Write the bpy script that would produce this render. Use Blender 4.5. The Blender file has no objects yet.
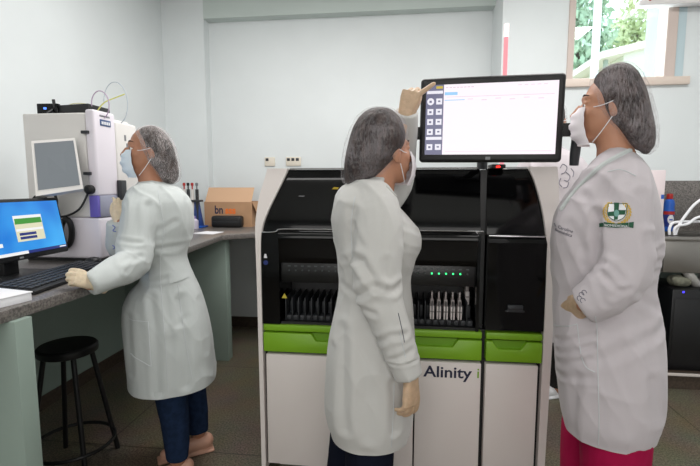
import bpy, bmesh, math, random
import numpy as np
from mathutils import Vector, Matrix, Euler, noise
from mathutils.bvhtree import BVHTree

random.seed(7)
S = bpy.context.scene
COL = S.collection
R = math.radians

# ------------------------------------------------------------------ camera
YAW = R(6.8)
cam = bpy.data.cameras.new('camera')
cam.sensor_width = 36
cam.lens = 36 * 450 / 700
camo = bpy.data.objects.new('camera', cam)
COL.objects.link(camo)
camo.location = (0, 0, 1.28)
camo.rotation_euler = (R(90) - math.atan(48 / 450), 0, YAW)
cam.clip_start = .02
S.camera = camo

# ------------------------------------------------------------------ exposure, world, lights
S.view_settings.view_transform = 'Standard'
S.view_settings.look = 'None'
S.view_settings.gamma = 1
S.view_settings.exposure = 0.0
S.view_settings.use_curve_mapping = False
W = bpy.data.worlds.new('sky'); S.world = W; W.use_nodes = True
bg = W.node_tree.nodes['Background']
bg.inputs[0].default_value = (.80, .90, 1, 1)
bg.inputs[1].default_value = 3.2


def lamp(name, loc, size, power, color, rot=(0, 0, 0)):
    l = bpy.data.lights.new(name, 'AREA'); l.shape = 'RECTANGLE'
    l.size, l.size_y = size; l.energy = power; l.color = color
    o = bpy.data.objects.new(name, l); COL.objects.link(o)
    o.location = loc; o.rotation_euler = rot
    return o


lamp('ceiling_lamp', (-.6, 2.3, 2.82), (1.25, .4), 34, (1, .98, .96))
lamp('ceiling_lamp', (1.2, 2.0, 2.82), (1.25, .4), 30, (1, .98, .96))
lamp('front_fill', (.2, -2.5, 1.55), (3.6, 1.7), 48, (1, .97, .94), (R(90), 0, 0))  # added frontal fill from behind the camera; no window is built there
lamp('ceiling_lamp', (-.8, -.3, 2.82), (1.25, .4), 12, (1, .98, .96))
lamp('ceiling_lamp', (1.2, -.6, 2.82), (1.25, .4), 10, (1, .98, .96))
lamp('window_daylight', (1.5, 3.57, 2.4), (.68, .7), 7, (.88, .95, 1), (R(-90), 0, 0))


# ------------------------------------------------------------------ materials
def lin(c):
    return tuple(((x / 255) / 12.92 if x / 255 <= .04045 else ((x / 255 + .055) / 1.055) ** 2.4) for x in c)


MATS = {}


def mat(name, rgb, rough=.5, metal=0, bump=0, bscale=60, var=0, vscale=8, rgb2=None, emit=0, sheen=0, coat=0, spec=.5, stretch=None, trans=0, sss=0):
    if name in MATS:
        return MATS[name]
    m = bpy.data.materials.new(name); m.use_nodes = True
    N = m.node_tree.nodes; LK = m.node_tree.links
    b = N['Principled BSDF']
    c = lin(rgb)
    b.inputs['Base Color'].default_value = (*c, 1)
    b.inputs['Roughness'].default_value = rough
    b.inputs['Metallic'].default_value = metal
    b.inputs['Specular IOR Level'].default_value = spec
    b.inputs['Sheen Weight'].default_value = sheen
    b.inputs['Coat Weight'].default_value = coat
    b.inputs['Coat Roughness'].default_value = .05
    if sss:
        b.inputs['Subsurface Weight'].default_value = sss
        b.inputs['Subsurface Radius'].default_value = (.01, .004, .002)
    if emit:
        b.inputs['Base Color'].default_value = (*(x * .12 for x in c), 1)
        b.inputs['Emission Color'].default_value = (*c, 1)
        b.inputs['Emission Strength'].default_value = emit
    tc = None
    if var or bump:
        tc = N.new('ShaderNodeTexCoord'); mp = N.new('ShaderNodeMapping')
        LK.new(tc.outputs['Object'], mp.inputs[0])
        if stretch: mp.inputs['Scale'].default_value = stretch
    if var:
        n = N.new('ShaderNodeTexNoise'); n.inputs['Scale'].default_value = vscale; n.inputs['Detail'].default_value = 5
        LK.new(mp.outputs[0], n.inputs['Vector'])
        mx = N.new('ShaderNodeMix'); mx.data_type = 'RGBA'
        c2 = lin(rgb2) if rgb2 else tuple(x * (1 - var) for x in c)
        mx.inputs[6].default_value = (*c, 1); mx.inputs[7].default_value = (*c2, 1)
        rp = N.new('ShaderNodeMapRange'); rp.inputs[1].default_value = .38; rp.inputs[2].default_value = .62
        LK.new(n.outputs[0], rp.inputs[0]); LK.new(rp.outputs[0], mx.inputs[0])
        LK.new(mx.outputs[2], b.inputs['Base Color'])
    if bump:
        n = N.new('ShaderNodeTexNoise'); n.inputs['Scale'].default_value = bscale; n.inputs['Detail'].default_value = 3
        LK.new(mp.outputs[0], n.inputs['Vector'])
        bp = N.new('ShaderNodeBump'); bp.inputs['Strength'].default_value = bump; bp.inputs['Distance'].default_value = .01
        LK.new(n.outputs[0], bp.inputs['Height']); LK.new(bp.outputs[0], b.inputs['Normal'])
    MATS[name] = m
    return m


M_wall = mat('wall_paint', (224, 229, 230), .6, bump=.03, bscale=90, var=.04, vscale=2)
M_ceil = mat('ceiling_paint', (226, 228, 225), .8)
M_green = mat('mint_panel', (146, 162, 153), .5, var=.05, vscale=3)
M_beam = mat('beam_grey', (196, 206, 202), .7)  # top band of the back wall, greyer than the wall
M_plinth = mat('brown_granite', (82, 70, 60), .4, var=.4, vscale=60)
M_granite = mat('grey_granite', (128, 122, 118), .3, var=.45, vscale=140, rgb2=(84, 80, 78))
M_coat = mat('coat_cloth', (198, 197, 194), .85, bump=.10, bscale=420, sheen=.15, spec=.2)
M_coat2 = mat('coat_cloth_warm', (197, 190, 194), .85, bump=.10, bscale=420, sheen=.15, spec=.2)
M_coat3 = mat('coat_cloth_mint', (194, 199, 198), .85, bump=.10, bscale=420, sheen=.15, spec=.2)
M_seam = mat('coat_seam', (202, 206, 208), .9, spec=.1)
M_jean = mat('denim', (31, 46, 72), .9, bump=.2, bscale=500, var=.3, vscale=40, spec=.1)
M_navy = mat('navy_cloth', (20, 24, 38), .9, bump=.1, bscale=300, spec=.1)
M_magenta = mat('magenta_cloth', (160, 12, 66), .8, bump=.1, bscale=300, spec=.2)
M_black = mat('black_plastic', (20, 20, 22), .45)
M_gloss = mat('black_glass', (5, 5, 6), .08, coat=.0, spec=.3)
M_dark = mat('dark_grey_plastic', (44, 46, 50), .5)
M_grey = mat('grey_plastic', (120, 122, 126), .5)
M_white = mat('white_enamel', (232, 224, 220), .35)
M_cream = mat('cream_plastic', (222, 218, 214), .45)
M_lgreen = mat('lime_green', (128, 178, 36), .4)
M_lgreen2 = mat('lime_green_edge', (112, 160, 30), .45)
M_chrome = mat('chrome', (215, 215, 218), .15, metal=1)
M_steel = mat('stainless_steel', (150, 146, 142), .3, metal=.9, bump=.02, bscale=200)
M_glove = mat('latex_glove', (222, 204, 176), .45, bump=.25, bscale=160, var=.12, vscale=60, sss=.1)
M_glove2 = mat('latex_glove_tan', (206, 176, 146), .45, bump=.25, bscale=160, var=.12, vscale=60, sss=.1)
M_hair = mat('dark_hair', (30, 23, 21), .6, bump=.5, bscale=50, stretch=(2, 2, .6), var=.5, vscale=30, rgb2=(58, 44, 38), spec=.3)
M_skin1 = mat('skin_brown', (176, 124, 96), .5, var=.08, vscale=20, sss=.12)
M_skin2 = mat('skin_tan', (186, 134, 106), .5, var=.06, vscale=20, sss=.12)
M_eye = mat('eye_white', (225, 220, 215), .2)
M_iris = mat('eye_iris', (30, 20, 16), .15)
M_brow = mat('eyebrow_hair', (66, 46, 38), .8)
M_mask1 = mat('mask_blue', (214, 226, 236), .8)
M_mask2 = mat('mask_white', (232, 226, 230), .8)
M_shoe = mat('nude_leather', (196, 150, 128), .5)
M_red = mat('red_plastic', (176, 40, 36), .4)
M_blue = mat('blue_plastic', (32, 92, 186), .35)
M_navyink = mat('navy_ink', (34, 36, 66), .5)
M_orange = mat('orange_ink', (236, 120, 50), .6)
M_card = mat('cardboard', (186, 146, 112), .85, var=.08, vscale=12)
M_cardin = mat('cardboard_flap', (206, 168, 136), .85)
M_paper = mat('white_paper', (236, 236, 240), .8)
M_gold = mat('gold_thread', (204, 168, 70), .7)
M_egreen = mat('green_thread', (22, 82, 56), .7)
M_teal = mat('teal_thread', (110, 160, 150), .7)
M_ethread = mat('grey_thread', (110, 108, 120), .8)
M_bthread = mat('blue_thread', (120, 132, 190), .8)
M_frame = mat('window_frame_paint', (206, 190, 182), .5)
M_sillpaint = mat('window_sill_stone', (222, 206, 194), .5)


def cap_mat(name, fac0, fac1, rgb):
    m = bpy.data.materials.new(name); m.use_nodes = True
    N = m.node_tree.nodes; LK = m.node_tree.links
    N.clear()
    out = N.new('ShaderNodeOutputMaterial'); mix = N.new('ShaderNodeMixShader')
    tr = N.new('ShaderNodeBsdfTransparent'); df = N.new('ShaderNodeBsdfDiffuse'); df.inputs[0].default_value = (*lin(rgb), 1)
    tc = N.new('ShaderNodeTexCoord'); mp = N.new('ShaderNodeMapping'); mp.inputs['Scale'].default_value = (190, 190, 34)
    mp.inputs['Rotation'].default_value = (0, .5, 0)
    n = N.new('ShaderNodeTexNoise'); n.inputs['Scale'].default_value = 1.6; n.inputs['Detail'].default_value = 6
    n2 = N.new('ShaderNodeTexNoise'); n2.inputs['Scale'].default_value = 14; n2.inputs['Detail'].default_value = 3
    ad = N.new('ShaderNodeMath'); ad.operation = 'ADD'
    rp = N.new('ShaderNodeMapRange'); rp.inputs[1].default_value = .84; rp.inputs[2].default_value = 1.20
    rp.inputs[3].default_value = fac0; rp.inputs[4].default_value = fac1
    LK.new(tc.outputs['Object'], mp.inputs[0]); LK.new(mp.outputs[0], n.inputs['Vector']); LK.new(tc.outputs['Object'], n2.inputs['Vector'])
    LK.new(n.outputs[0], ad.inputs[0]); LK.new(n2.outputs[0], ad.inputs[1]); LK.new(ad.outputs[0], rp.inputs[0])
    LK.new(rp.outputs[0], mix.inputs[0]); LK.new(tr.outputs[0], mix.inputs[1]); LK.new(df.outputs[0], mix.inputs[2])
    LK.new(mix.outputs[0], out.inputs[0])
    return m


M_cap = cap_mat('cap_fabric', .03, .30, (226, 216, 220))
M_cap_dark = cap_mat('cap_fabric_thin', .02, .24, (220, 212, 216))
M_cap_light = cap_mat('cap_fabric_pale', .06, .42, (224, 216, 216))

# ------------------------------------------------------------------ mesh helpers: everything is (verts, faces)


def join(parts):
    V, F = [], []
    for v, f in parts:
        n = len(V); V += [tuple(p) for p in v]; F += [tuple(i + n for i in q) for q in f]
    return V, F


def bx(x0, x1, y0, y1, z0, z1, bev=0, seg=2):
    bm = bmesh.new(); bmesh.ops.create_cube(bm, size=1)
    for v in bm.verts:
        v.co = ((x0 + x1) / 2 + v.co.x * (x1 - x0), (y0 + y1) / 2 + v.co.y * (y1 - y0), (z0 + z1) / 2 + v.co.z * (z1 - z0))
    if bev:
        bmesh.ops.bevel(bm, geom=bm.edges[:], offset=bev, segments=seg, affect='EDGES', profile=.5)
    return bmdata(bm)


def bmdata(bm):
    bm.verts.index_update()
    r = ([v.co[:] for v in bm.verts], [tuple(v.index for v in f.verts) for f in bm.faces])
    bm.free(); return r


def xf(g, M):
    return [(M @ Vector(p))[:] for p in g[0]], g[1]


def prism(poly, a, b, axis='y', bev=0):
    """polygon in two axes, extruded along the third"""
    def P(p, t):
        return {'y': (p[0], t, p[1]), 'x': (t, p[0], p[1]), 'z': (p[0], p[1], t)}[axis]
    bm = bmesh.new()
    A = [bm.verts.new(P(p, a)) for p in poly]; B = [bm.verts.new(P(p, b)) for p in poly]
    bm.faces.new(A); bm.faces.new(B[::-1]); n = len(poly)
    for i in range(n): bm.faces.new((A[i], B[i], B[(i + 1) % n], A[(i + 1) % n]))
    bmesh.ops.recalc_face_normals(bm, faces=bm.faces)
    if bev: bmesh.ops.bevel(bm, geom=bm.edges[:], offset=bev, segments=2, affect='EDGES', profile=.5)
    return bmdata(bm)


def lathe(prof, c=(0, 0, 0), n=24):
    V, F = [], []
    for r, z in prof:
        for k in range(n):
            a = 2 * math.pi * k / n; V.append((c[0] + r * math.cos(a), c[1] + r * math.sin(a), c[2] + z))
    for i in range(len(prof) - 1):
        for k in range(n):
            k2 = (k + 1) % n; F.append((i * n + k, i * n + k2, (i + 1) * n + k2, (i + 1) * n + k))
    F.append(tuple(range(n))[::-1]); F.append(tuple((len(prof) - 1) * n + k for k in range(n)))
    return V, F


def smooth_path(pts, rad, sub=5):
    P = [Vector(p) for p in pts]; out, rr = [], []
    n = len(P)
    for i in range(n - 1):
        p0 = P[max(i - 1, 0)]; p1 = P[i]; p2 = P[i + 1]; p3 = P[min(i + 2, n - 1)]
        for s in range(sub):
            t = s / sub
            q = .5 * ((2 * p1) + (p2 - p0) * t + (2 * p0 - 5 * p1 + 4 * p2 - p3) * t * t + (3 * p1 - p0 - 3 * p2 + p3) * t ** 3)
            out.append(q); rr.append(rad[i] * (1 - t) + rad[i + 1] * t)
    out.append(P[-1]); rr.append(rad[-1])
    return out, rr


def tube(pts, rad, n=14, sub=5, closed=False):
    if not isinstance(rad, (list, tuple)): rad = [rad] * len(pts)
    P, rr = smooth_path(pts, rad, sub) if sub > 1 else ([Vector(p) for p in pts], list(rad))
    V, F = [], []
    t0 = (P[1] - P[0]).normalized()
    u = t0.orthogonal().normalized()
    for i, p in enumerate(P):
        t = (P[min(i + 1, len(P) - 1)] - P[max(i - 1, 0)])
        t = t.normalized() if t.length > 1e-9 else t0
        u = (u - t * u.dot(t)); u = u.normalized() if u.length > 1e-6 else t.orthogonal().normalized()
        w = t.cross(u)
        for k in range(n):
            a = 2 * math.pi * k / n
            V.append((p + (u * math.cos(a) + w * math.sin(a)) * rr[i])[:])
    m = len(P)
    for i in range(m - 1):
        for k in range(n):
            k2 = (k + 1) % n; F.append((i * n + k, i * n + k2, (i + 1) * n + k2, (i + 1) * n + k))
    F.append(tuple(range(n))[::-1]); F.append(tuple((m - 1) * n + k for k in range(n)))
    return V, F


def ell(c, r, rot=None, n=16):
    V, F = [], []
    m = n // 2 + 1
    for i in range(1, m):
        th = math.pi * i / m
        for k in range(n):
            a = 2 * math.pi * k / n
            q = Vector((r[0] * math.sin(th) * math.cos(a), r[1] * math.sin(th) * math.sin(a), r[2] * math.cos(th)))
            if rot is not None: q = rot @ q
            V.append((q + Vector(c))[:])
    for i in range(m - 2):
        for k in range(n):
            k2 = (k + 1) % n; F.append((i * n + k, (i + 1) * n + k, (i + 1) * n + k2, i * n + k2))
    F.append(tuple(range(n))); F.append(tuple((m - 2) * n + k for k in range(n))[::-1])
    return V, F


def limb(pts, rad, n=18):
    return [tube(pts, rad, n), ell(pts[0], (rad[0],) * 3), ell(pts[-1], (rad[-1],) * 3)]


def loft(rows, n=44, pw=2.2, grow=0):
    V, F = [], []
    for z, cx, cy, rx, ry in rows:
        for k in range(n):
            a = 2 * math.pi * k / n; c, s = math.cos(a), math.sin(a)
            V.append((cx + max(rx + grow, .01) * math.copysign(abs(c) ** (2 / pw), c), cy + max(ry + grow, .01) * math.copysign(abs(s) ** (2 / pw), s), z))
    for i in range(len(rows) - 1):
        for k in range(n):
            k2 = (k + 1) % n; F.append((i * n + k, (i + 1) * n + k, (i + 1) * n + k2, i * n + k2))
    F.append(tuple(range(n))); F.append(tuple((len(rows) - 1) * n + k for k in range(n))[::-1])
    return V, F


def resample_rows(rows, k=4):
    A = np.array(rows); out = []
    n = len(A)
    for i in range(n - 1):
        p0, p1, p2, p3 = A[max(i - 1, 0)], A[i], A[i + 1], A[min(i + 2, n - 1)]
        for s in range(k):
            t = s / k
            q = .5 * ((2 * p1) + (p2 - p0) * t + (2 * p0 - 5 * p1 + 4 * p2 - p3) * t * t + (3 * p1 - p0 - 3 * p2 + p3) * t ** 3)
            q[0] = p1[0] * (1 - t) + p2[0] * t
            out.append(tuple(q))
    out.append(tuple(A[-1])); return out


def fuse(parts, voxel=.006, it=5):
    """one closed skin round all the parts"""
    V, F = join(parts)
    me = bpy.data.meshes.new('tmp'); me.from_pydata(V, [], F); me.update()
    o = bpy.data.objects.new('tmp', me); COL.objects.link(o)
    r = o.modifiers.new('r', 'REMESH'); r.mode = 'VOXEL'; r.voxel_size = voxel
    s = o.modifiers.new('s', 'SMOOTH'); s.factor = .5; s.iterations = it
    dg = bpy.context.evaluated_depsgraph_get(); dg.update()
    e = o.evaluated_get(dg); m2 = e.to_mesh()
    n = len(m2.vertices); co = np.empty(n * 3, 'f'); m2.vertices.foreach_get('co', co)
    F2 = [tuple(p.vertices) for p in m2.polygons]
    e.to_mesh_clear(); bpy.data.objects.remove(o); bpy.data.meshes.remove(me)
    return co.reshape(-1, 3).astype(float), F2


def normals(V, F):
    me = bpy.data.meshes.new('tmp'); me.from_pydata([tuple(v) for v in V], [], F); me.update()
    a = np.empty(len(V) * 3, 'f'); me.vertices.foreach_get('normal', a); bpy.data.meshes.remove(me)
    return a.reshape(-1, 3).astype(float)


def crease(V, F, folds, wrinkle=.0015, freq=(14, 14, 8), ridges=0):
    Nn = normals(V, F); d = np.zeros(len(V))
    for pl, amp, w in folds:
        best = np.full(len(V), 9.)
        for a, b in zip(pl[:-1], pl[1:]):
            a = np.array(a); b = np.array(b); ab = b - a
            # measured across the picture-independent surface: depth differences count for a third
            sc = np.array([1, .35, 1])
            A = a * sc; B = b * sc; AB = B - A
            t = np.clip(((V * sc - A) @ AB) / (AB @ AB + 1e-12), 0, 1)
            best = np.minimum(best, np.linalg.norm(V * sc - (A + t[:, None] * AB), axis=1))
        x = best / w
        front = np.where(V[:, 1] < np.mean([p[1] for p in pl]) + .13, 1, 0)
        d += front * amp * (-np.exp(-np.abs(x) ** 1.3) * .75 + .5 * np.exp(-((x - 1.7) / .9) ** 2))
    if wrinkle:
        d += np.array([wrinkle * (noise.noise(Vector((v[0] * freq[0], v[1] * freq[1], v[2] * freq[2]))) + .5 * noise.noise(Vector((v[0] * 31, v[1] * 31, v[2] * 18)))) for v in V])
    if ridges:
        def rid(v):
            q = Vector((v[0] * 5 + .6 * v[2], v[1] * 5, v[2] * 3.4 + 1.2 * v[0]))
            m = max(0., noise.noise(Vector((v[0] * 3.1 + 7, v[1] * 3.1, v[2] * 3.1))) + .25)
            a = 1 - abs(noise.noise(q)) * 2.6; b = 1 - abs(noise.noise(q * 2.1 + Vector((5, 3, 1)))) * 2.6
            return ridges * m * (max(a, 0) ** 2.5 + .5 * max(b, 0) ** 2.5)
        d += np.array([rid(v) for v in V])
    return V + Nn * d[:, None]


def link(name, V, F, m, parent=None, base=None, smooth=True):
    V = [tuple(map(float, v)) for v in V]
    if base is not None: V = [(v[0] - base[0], v[1] - base[1], v[2] - base[2]) for v in V]
    me = bpy.data.meshes.new(name); me.from_pydata(V, [], F); me.update()
    if m is not None: me.materials.append(m)
    if smooth:
        bm = bmesh.new(); bm.from_mesh(me)
        bmesh.ops.recalc_face_normals(bm, faces=bm.faces)
        for f in bm.faces: f.smooth = True
        for e in bm.edges:
            if len(e.link_faces) == 2 and e.calc_face_angle(0) > R(38): e.smooth = False
        bm.to_mesh(me); bm.free()
    o = bpy.data.objects.new(name, me); COL.objects.link(o)
    if parent is not None: o.parent = parent
    elif base is not None: o.location = base
    return o


def tag(o, label=None, cat=None, group=None, kind=None):
    if label: o['label'] = label
    if cat: o['category'] = cat
    if group: o['group'] = group
    if kind: o['kind'] = kind
    return o


def thing(name, label, cat, loc=(0, 0, 0), rz=0, group=None, size=1):
    o = bpy.data.objects.new(name, None); o.empty_display_size = .05; COL.objects.link(o)
    o.location = loc; o.rotation_euler = (0, 0, rz); o.scale = (size,) * 3
    return tag(o, label, cat, group)


def part(name, g, m, t, base=None, smooth=True):
    """part in the thing's own coordinates, or in room coordinates when base is the thing's place"""
    return link(name, g[0], g[1], m, parent=t, base=base, smooth=smooth)


def struct(name, g, m, smooth=False):
    return tag(link(name, g[0], g[1], m, smooth=smooth), kind='structure')


def dup(o, loc=None, rz=None, label=None):
    r = o.copy(); COL.objects.link(r)
    if loc is not None: r.location = loc
    if rz is not None: r.rotation_euler = (0, 0, rz)
    if label: r['label'] = label
    for ch in list(o.children):
        c = ch.copy(); COL.objects.link(c); c.parent = r
        for g in list(ch.children):
            d = g.copy(); COL.objects.link(d); d.parent = c
    return r


def text_mesh(s, size, bold=0, align='LEFT'):
    cu = bpy.data.curves.new('t', 'FONT'); cu.body = s; cu.size = size; cu.offset = bold; cu.align_x = align; cu.resolution_u = 4
    o = bpy.data.objects.new('t', cu); COL.objects.link(o)
    dg = bpy.context.evaluated_depsgraph_get(); dg.update()
    e = o.evaluated_get(dg); me = e.to_mesh()
    V = [v.co[:] for v in me.vertices]; F = [tuple(p.vertices) for p in me.polygons]
    e.to_mesh_clear(); bpy.data.objects.remove(o); bpy.data.curves.remove(cu)
    return V, F


def wall_text(s, size, x, y, z, bold=0, sx=1):
    """upright lettering facing -y"""
    V, F = text_mesh(s, size, bold)
    return [(x + v[0] * sx, y, z + v[1]) for v in V], F


# ------------------------------------------------------------------ room
XL, YB, XR, YF, ZC = -2.05, 3.85, 2.7, -2.6, 2.86
floor_m = bpy.data.materials.new('granilite_floor'); floor_m.use_nodes = True
N = floor_m.node_tree.nodes; LK = floor_m.node_tree.links; b = N['Principled BSDF']
tc = N.new('ShaderNodeTexCoord'); n1 = N.new('ShaderNodeTexNoise'); n1.inputs['Scale'].default_value = 120; n1.inputs['Detail'].default_value = 4
n2 = N.new('ShaderNodeTexNoise'); n2.inputs['Scale'].default_value = 5; n2.inputs['Detail'].default_value = 5
cr = N.new('ShaderNodeValToRGB'); cr.color_ramp.elements[0].color = (*lin((72, 65, 52)), 1); cr.color_ramp.elements[0].position = .36
cr.color_ramp.elements[1].color = (*lin((142, 131, 112)), 1); cr.color_ramp.elements[1].position = .68
mx = N.new('ShaderNodeMix'); mx.data_type = 'RGBA'; mx.blend_type = 'MULTIPLY'; mx.inputs[0].default_value = .5
LK.new(tc.outputs['Object'], n1.inputs['Vector']); LK.new(tc.outputs['Object'], n2.inputs['Vector'])
LK.new(n1.outputs[0], cr.inputs[0]); LK.new(cr.outputs[0], mx.inputs[6]); LK.new(n2.outputs['Color'], mx.inputs[7])
br = N.new('ShaderNodeTexBrick'); br.offset = 0; br.inputs['Scale'].default_value = 1; br.inputs['Brick Width'].default_value = 1.0
br.inputs['Row Height'].default_value = 1.0; br.inputs['Mortar Size'].default_value = .004
br.inputs['Color1'].default_value = (1, 1, 1, 1); br.inputs['Color2'].default_value = (.94, .94, .94, 1); br.inputs['Mortar'].default_value = (.4, .38, .36, 1)
mp = N.new('ShaderNodeMapping'); mp.inputs['Location'].default_value = (.45, .05, 0)
LK.new(tc.outputs['Object'], mp.inputs[0]); LK.new(mp.outputs[0], br.inputs['Vector'])
mx2 = N.new('ShaderNodeMix'); mx2.data_type = 'RGBA'; mx2.blend_type = 'MULTIPLY'; mx2.inputs[0].default_value = 1
LK.new(mx.outputs[2], mx2.inputs[6]); LK.new(br.outputs['Color'], mx2.inputs[7]); LK.new(mx2.outputs[2], b.inputs['Base Color'])
b.inputs['Roughness'].default_value = .38

struct('floor', bx(XL, XR, YF, YB, -.1, 0), floor_m)
struct('ceiling', bx(XL, XR, YF, YB, ZC, ZC + .1), M_ceil)
struct('wall_left', bx(XL - .12, XL, YF, YB, 0, ZC), M_wall)
struct('wall_right', bx(XR, XR + .12, YF, YB, 0, ZC), M_wall)
struct('wall_front', bx(XL, XR, YF - .12, YF, 0, ZC), M_wall)
struct('wall_back', bx(XL - .12, .685, YB, YB + .12, 0, ZC), M_wall)
YR = 3.46                                    # face of the wall right of the step
WX0, WX1, WZ0, WZ1 = 1.165, 1.89, 2.02, 2.78
struct('wall_back_right', join([bx(.685, WX0, YR, YB + .12, 0, ZC), bx(WX1, XR, YR, YB + .12, 0, ZC), bx(WX0, WX1, YR, YB + .12, 0, WZ0), bx(WX0, WX1, YR, YB + .12, WZ1, ZC)]), M_wall)
struct('trim_1', bx(XL, -1.68, YB - .10, YB, 0, ZC), M_wall)
struct('trim_2', bx(-1.68, .685, YB - .10, YB, 2.66, ZC), M_beam)
struct('baseboard_left', bx(XL, XL + .015, YF, YB, 0, .08), M_plinth)
struct('trim_3', bx(XL, XL + .008, .2, YB - .10, .08, .90), M_green)
struct('baseboard_back', bx(-1.68, .685, YB - .015, YB, 0, .09), M_plinth)
# window: frame, sash, sill, pane
wf = struct('window_1', join([bx(WX0 - .03, WX0 + .012, YR - .015, YR + .10, WZ0, WZ1, .004), bx(WX1 - .115, WX1 - .045, YR - .015, YR + .10, WZ0, WZ1, .004),
                              bx(WX0, WX1, YR + .02, YR + .10, WZ1 - .03, WZ1, .004), bx(WX0, WX1, YR + .03, YR + .10, WZ0, WZ0 + .02, .004)]), M_frame)
part('window_sill', bx(WX0 - .04, WX1 + .05, YR - .03, YR + .02, WZ0 - .05, WZ0 + .004, .005), M_sillpaint, wf)
part('window_reveal', bx(WX1 - .045, WX1 + .01, YR - .006, YR + .10, WZ0, WZ1), mat('pale_blue_reveal', (188, 206, 212), .5), wf)
gm = bpy.data.materials.new('window_glass'); gm.use_nodes = True
N = gm.node_tree.nodes; LK = gm.node_tree.links; N.clear()
o_ = N.new('ShaderNodeOutputMaterial'); mi = N.new('ShaderNodeMixShader'); t_ = N.new('ShaderNodeBsdfTransparent'); g_ = N.new('ShaderNodeBsdfGlossy'); g_.inputs['Roughness'].default_value = .02
mi.inputs[0].default_value = .06; t_.inputs[0].default_value = (.93, .97, .96, 1)
LK.new(t_.outputs[0], mi.inputs[1]); LK.new(g_.outputs[0], mi.inputs[2]); LK.new(mi.outputs[0], o_.inputs[0])
part('window_pane', bx(WX0 + .01, WX1 - .11, YR + .055, YR + .061, WZ0 + .01, WZ1 - .02), gm, wf, smooth=False)

# ------------------------------------------------------------------ outside the window
M_leaf = mat('tree_leaves', (176, 190, 140), .7, var=.4, vscale=1.5, rgb2=(206, 214, 170))
M_leaf2 = mat('tree_leaves_dark', (150, 178, 150), .7, var=.4, vscale=1.5, rgb2=(186, 206, 180))
M_bark = mat('bark', (110, 96, 84), .9)


def tree(label, x, y, z0, h, rad, m, n):
    t = thing('tree', label, 'tree', (x, y, z0))
    part('trunk', tube([(0, 0, 0), (.1, .05, h * .4), (0, 0, h * .8)], [.22, .16, .08], 8), M_bark, t)
    V, F = [], []
    for i in range(n):
        while True:
            p = Vector((random.uniform(-1, 1), random.uniform(-1, 1), random.uniform(-1, 1)))
            if .3 < p.length < 1: break
        k = .8 + .35 * noise.noise(p * 2.2)
        q = Vector((p.x * rad * k, p.y * rad * k, h * .68 + p.z * h * .38 * k))
        e = Euler((random.uniform(0, 6), random.uniform(0, 6), random.uniform(0, 6))).to_matrix(); s = random.uniform(.1, .22)
        b0 = len(V)
        for c in ((-s, 0, 0), (0, -s * .5, 0), (s, 0, 0), (0, s * .5, 0)): V.append((q + e @ Vector(c))[:])
        F.append((b0, b0 + 1, b0 + 2, b0 + 3))
    part('crown', (V, F), m, t, smooth=False)


struct('ground_outside', bx(-12, 30, YB + .2, 45, -.2, -.05), mat('outdoor_soil', (190, 190, 160), .9))
tree('pale green tree at the left of the window view beside the pole', 6.4, 18.5, 0, 9.2, 1.6, M_leaf2, 2600)
tree('yellow green tree behind the roof ridge in the middle of the window view', 9.9, 21.5, 0, 9.6, 1.7, M_leaf, 2600)
tree('bluish green tree at the right of the window view', 14.2, 25.5, 0, 10.5, 2.2, M_leaf2, 2600)
pl = thing('street_pole', 'thin pale pole standing outside the window left of the house', 'pole', (4.36, 11.4, 0))
part('pole', tube([(0, 0, 0), (0, 0, 9)], [.09, .08], 10, 2), mat('concrete_pole', (226, 226, 224), .9), pl)
hs = thing('house', 'pale house with a sloping white roof edge outside the window', 'house', (5.6, 12, 0))
part('wall', prism([(-.35, 0), (2.4, 0), (2.4, 4.98), (.8, 4.72), (-.35, 4.42)], 0, 3.2), mat('house_wall', (222, 224, 212), .8), hs)
part('roof', prism([(-1.0, 4.26), (2.6, 5.08), (2.6, 5.24), (-1.0, 4.42)], -.35, 3.4), mat('house_roof', (226, 216, 206), .7), hs)
part('porch_post', bx(-.80, -.72, -.05, .05, 0, 4.30), mat('house_porch', (150, 160, 150), .8), hs)
part('porch_wall', bx(-.80, -.35, 2.6, 3.0, 0, 4.3), MATS['house_porch'], hs)

# ------------------------------------------------------------------ desk along the left wall and the back wall
ZD = .935
wt = thing('worktop', 'grey granite worktop running along the left wall and round the back corner', 'worktop', (-1.5, 1.8, ZD))
part('worktop_slab', prism([(XL, .2), (-1.10, .2), (-1.09, 1.08), (-1.08, 1.38), (-1.16, 2.0), (-1.245, 2.96), (-1.20, 3.02), (-1.08, 3.10), (-.5, 3.17), (-.5, YB), (-1.678, YB), (-1.678, YB - .10), (XL, YB - .10)], ZD - .035, ZD, 'z', .003), M_granite, wt, base=(-1.5, 1.8, ZD))
dp = thing('desk_panel', 'pale green support panel under the near end of the granite worktop', 'support panel', (-1.3, 1.07, 0))
part('panel', bx(-1.85, -1.072, 1.10, 1.16, 0, ZD - .035, .002), M_green, dp, base=(-1.3, 1.07, 0))
dp = thing('desk_panel', 'pale green support panel behind the woman at the desk under the worktop corner', 'support panel', (-1.4, 3.08, 0))
part('panel', bx(XL + .01, -1.256, 3.045, 3.124, 0, ZD - .035, .002), M_green, dp, base=(-1.4, 3.08, 0))
part('back_panel', bx(-1.24, -.5, 3.70, 3.74, .34, ZD - .035), M_green, dp, base=(-1.4, 3.08, 0))
part('back_rail', bx(-1.24, -.5, 3.68, 3.72, .16, .32), M_green, dp, base=(-1.4, 3.08, 0))


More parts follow.
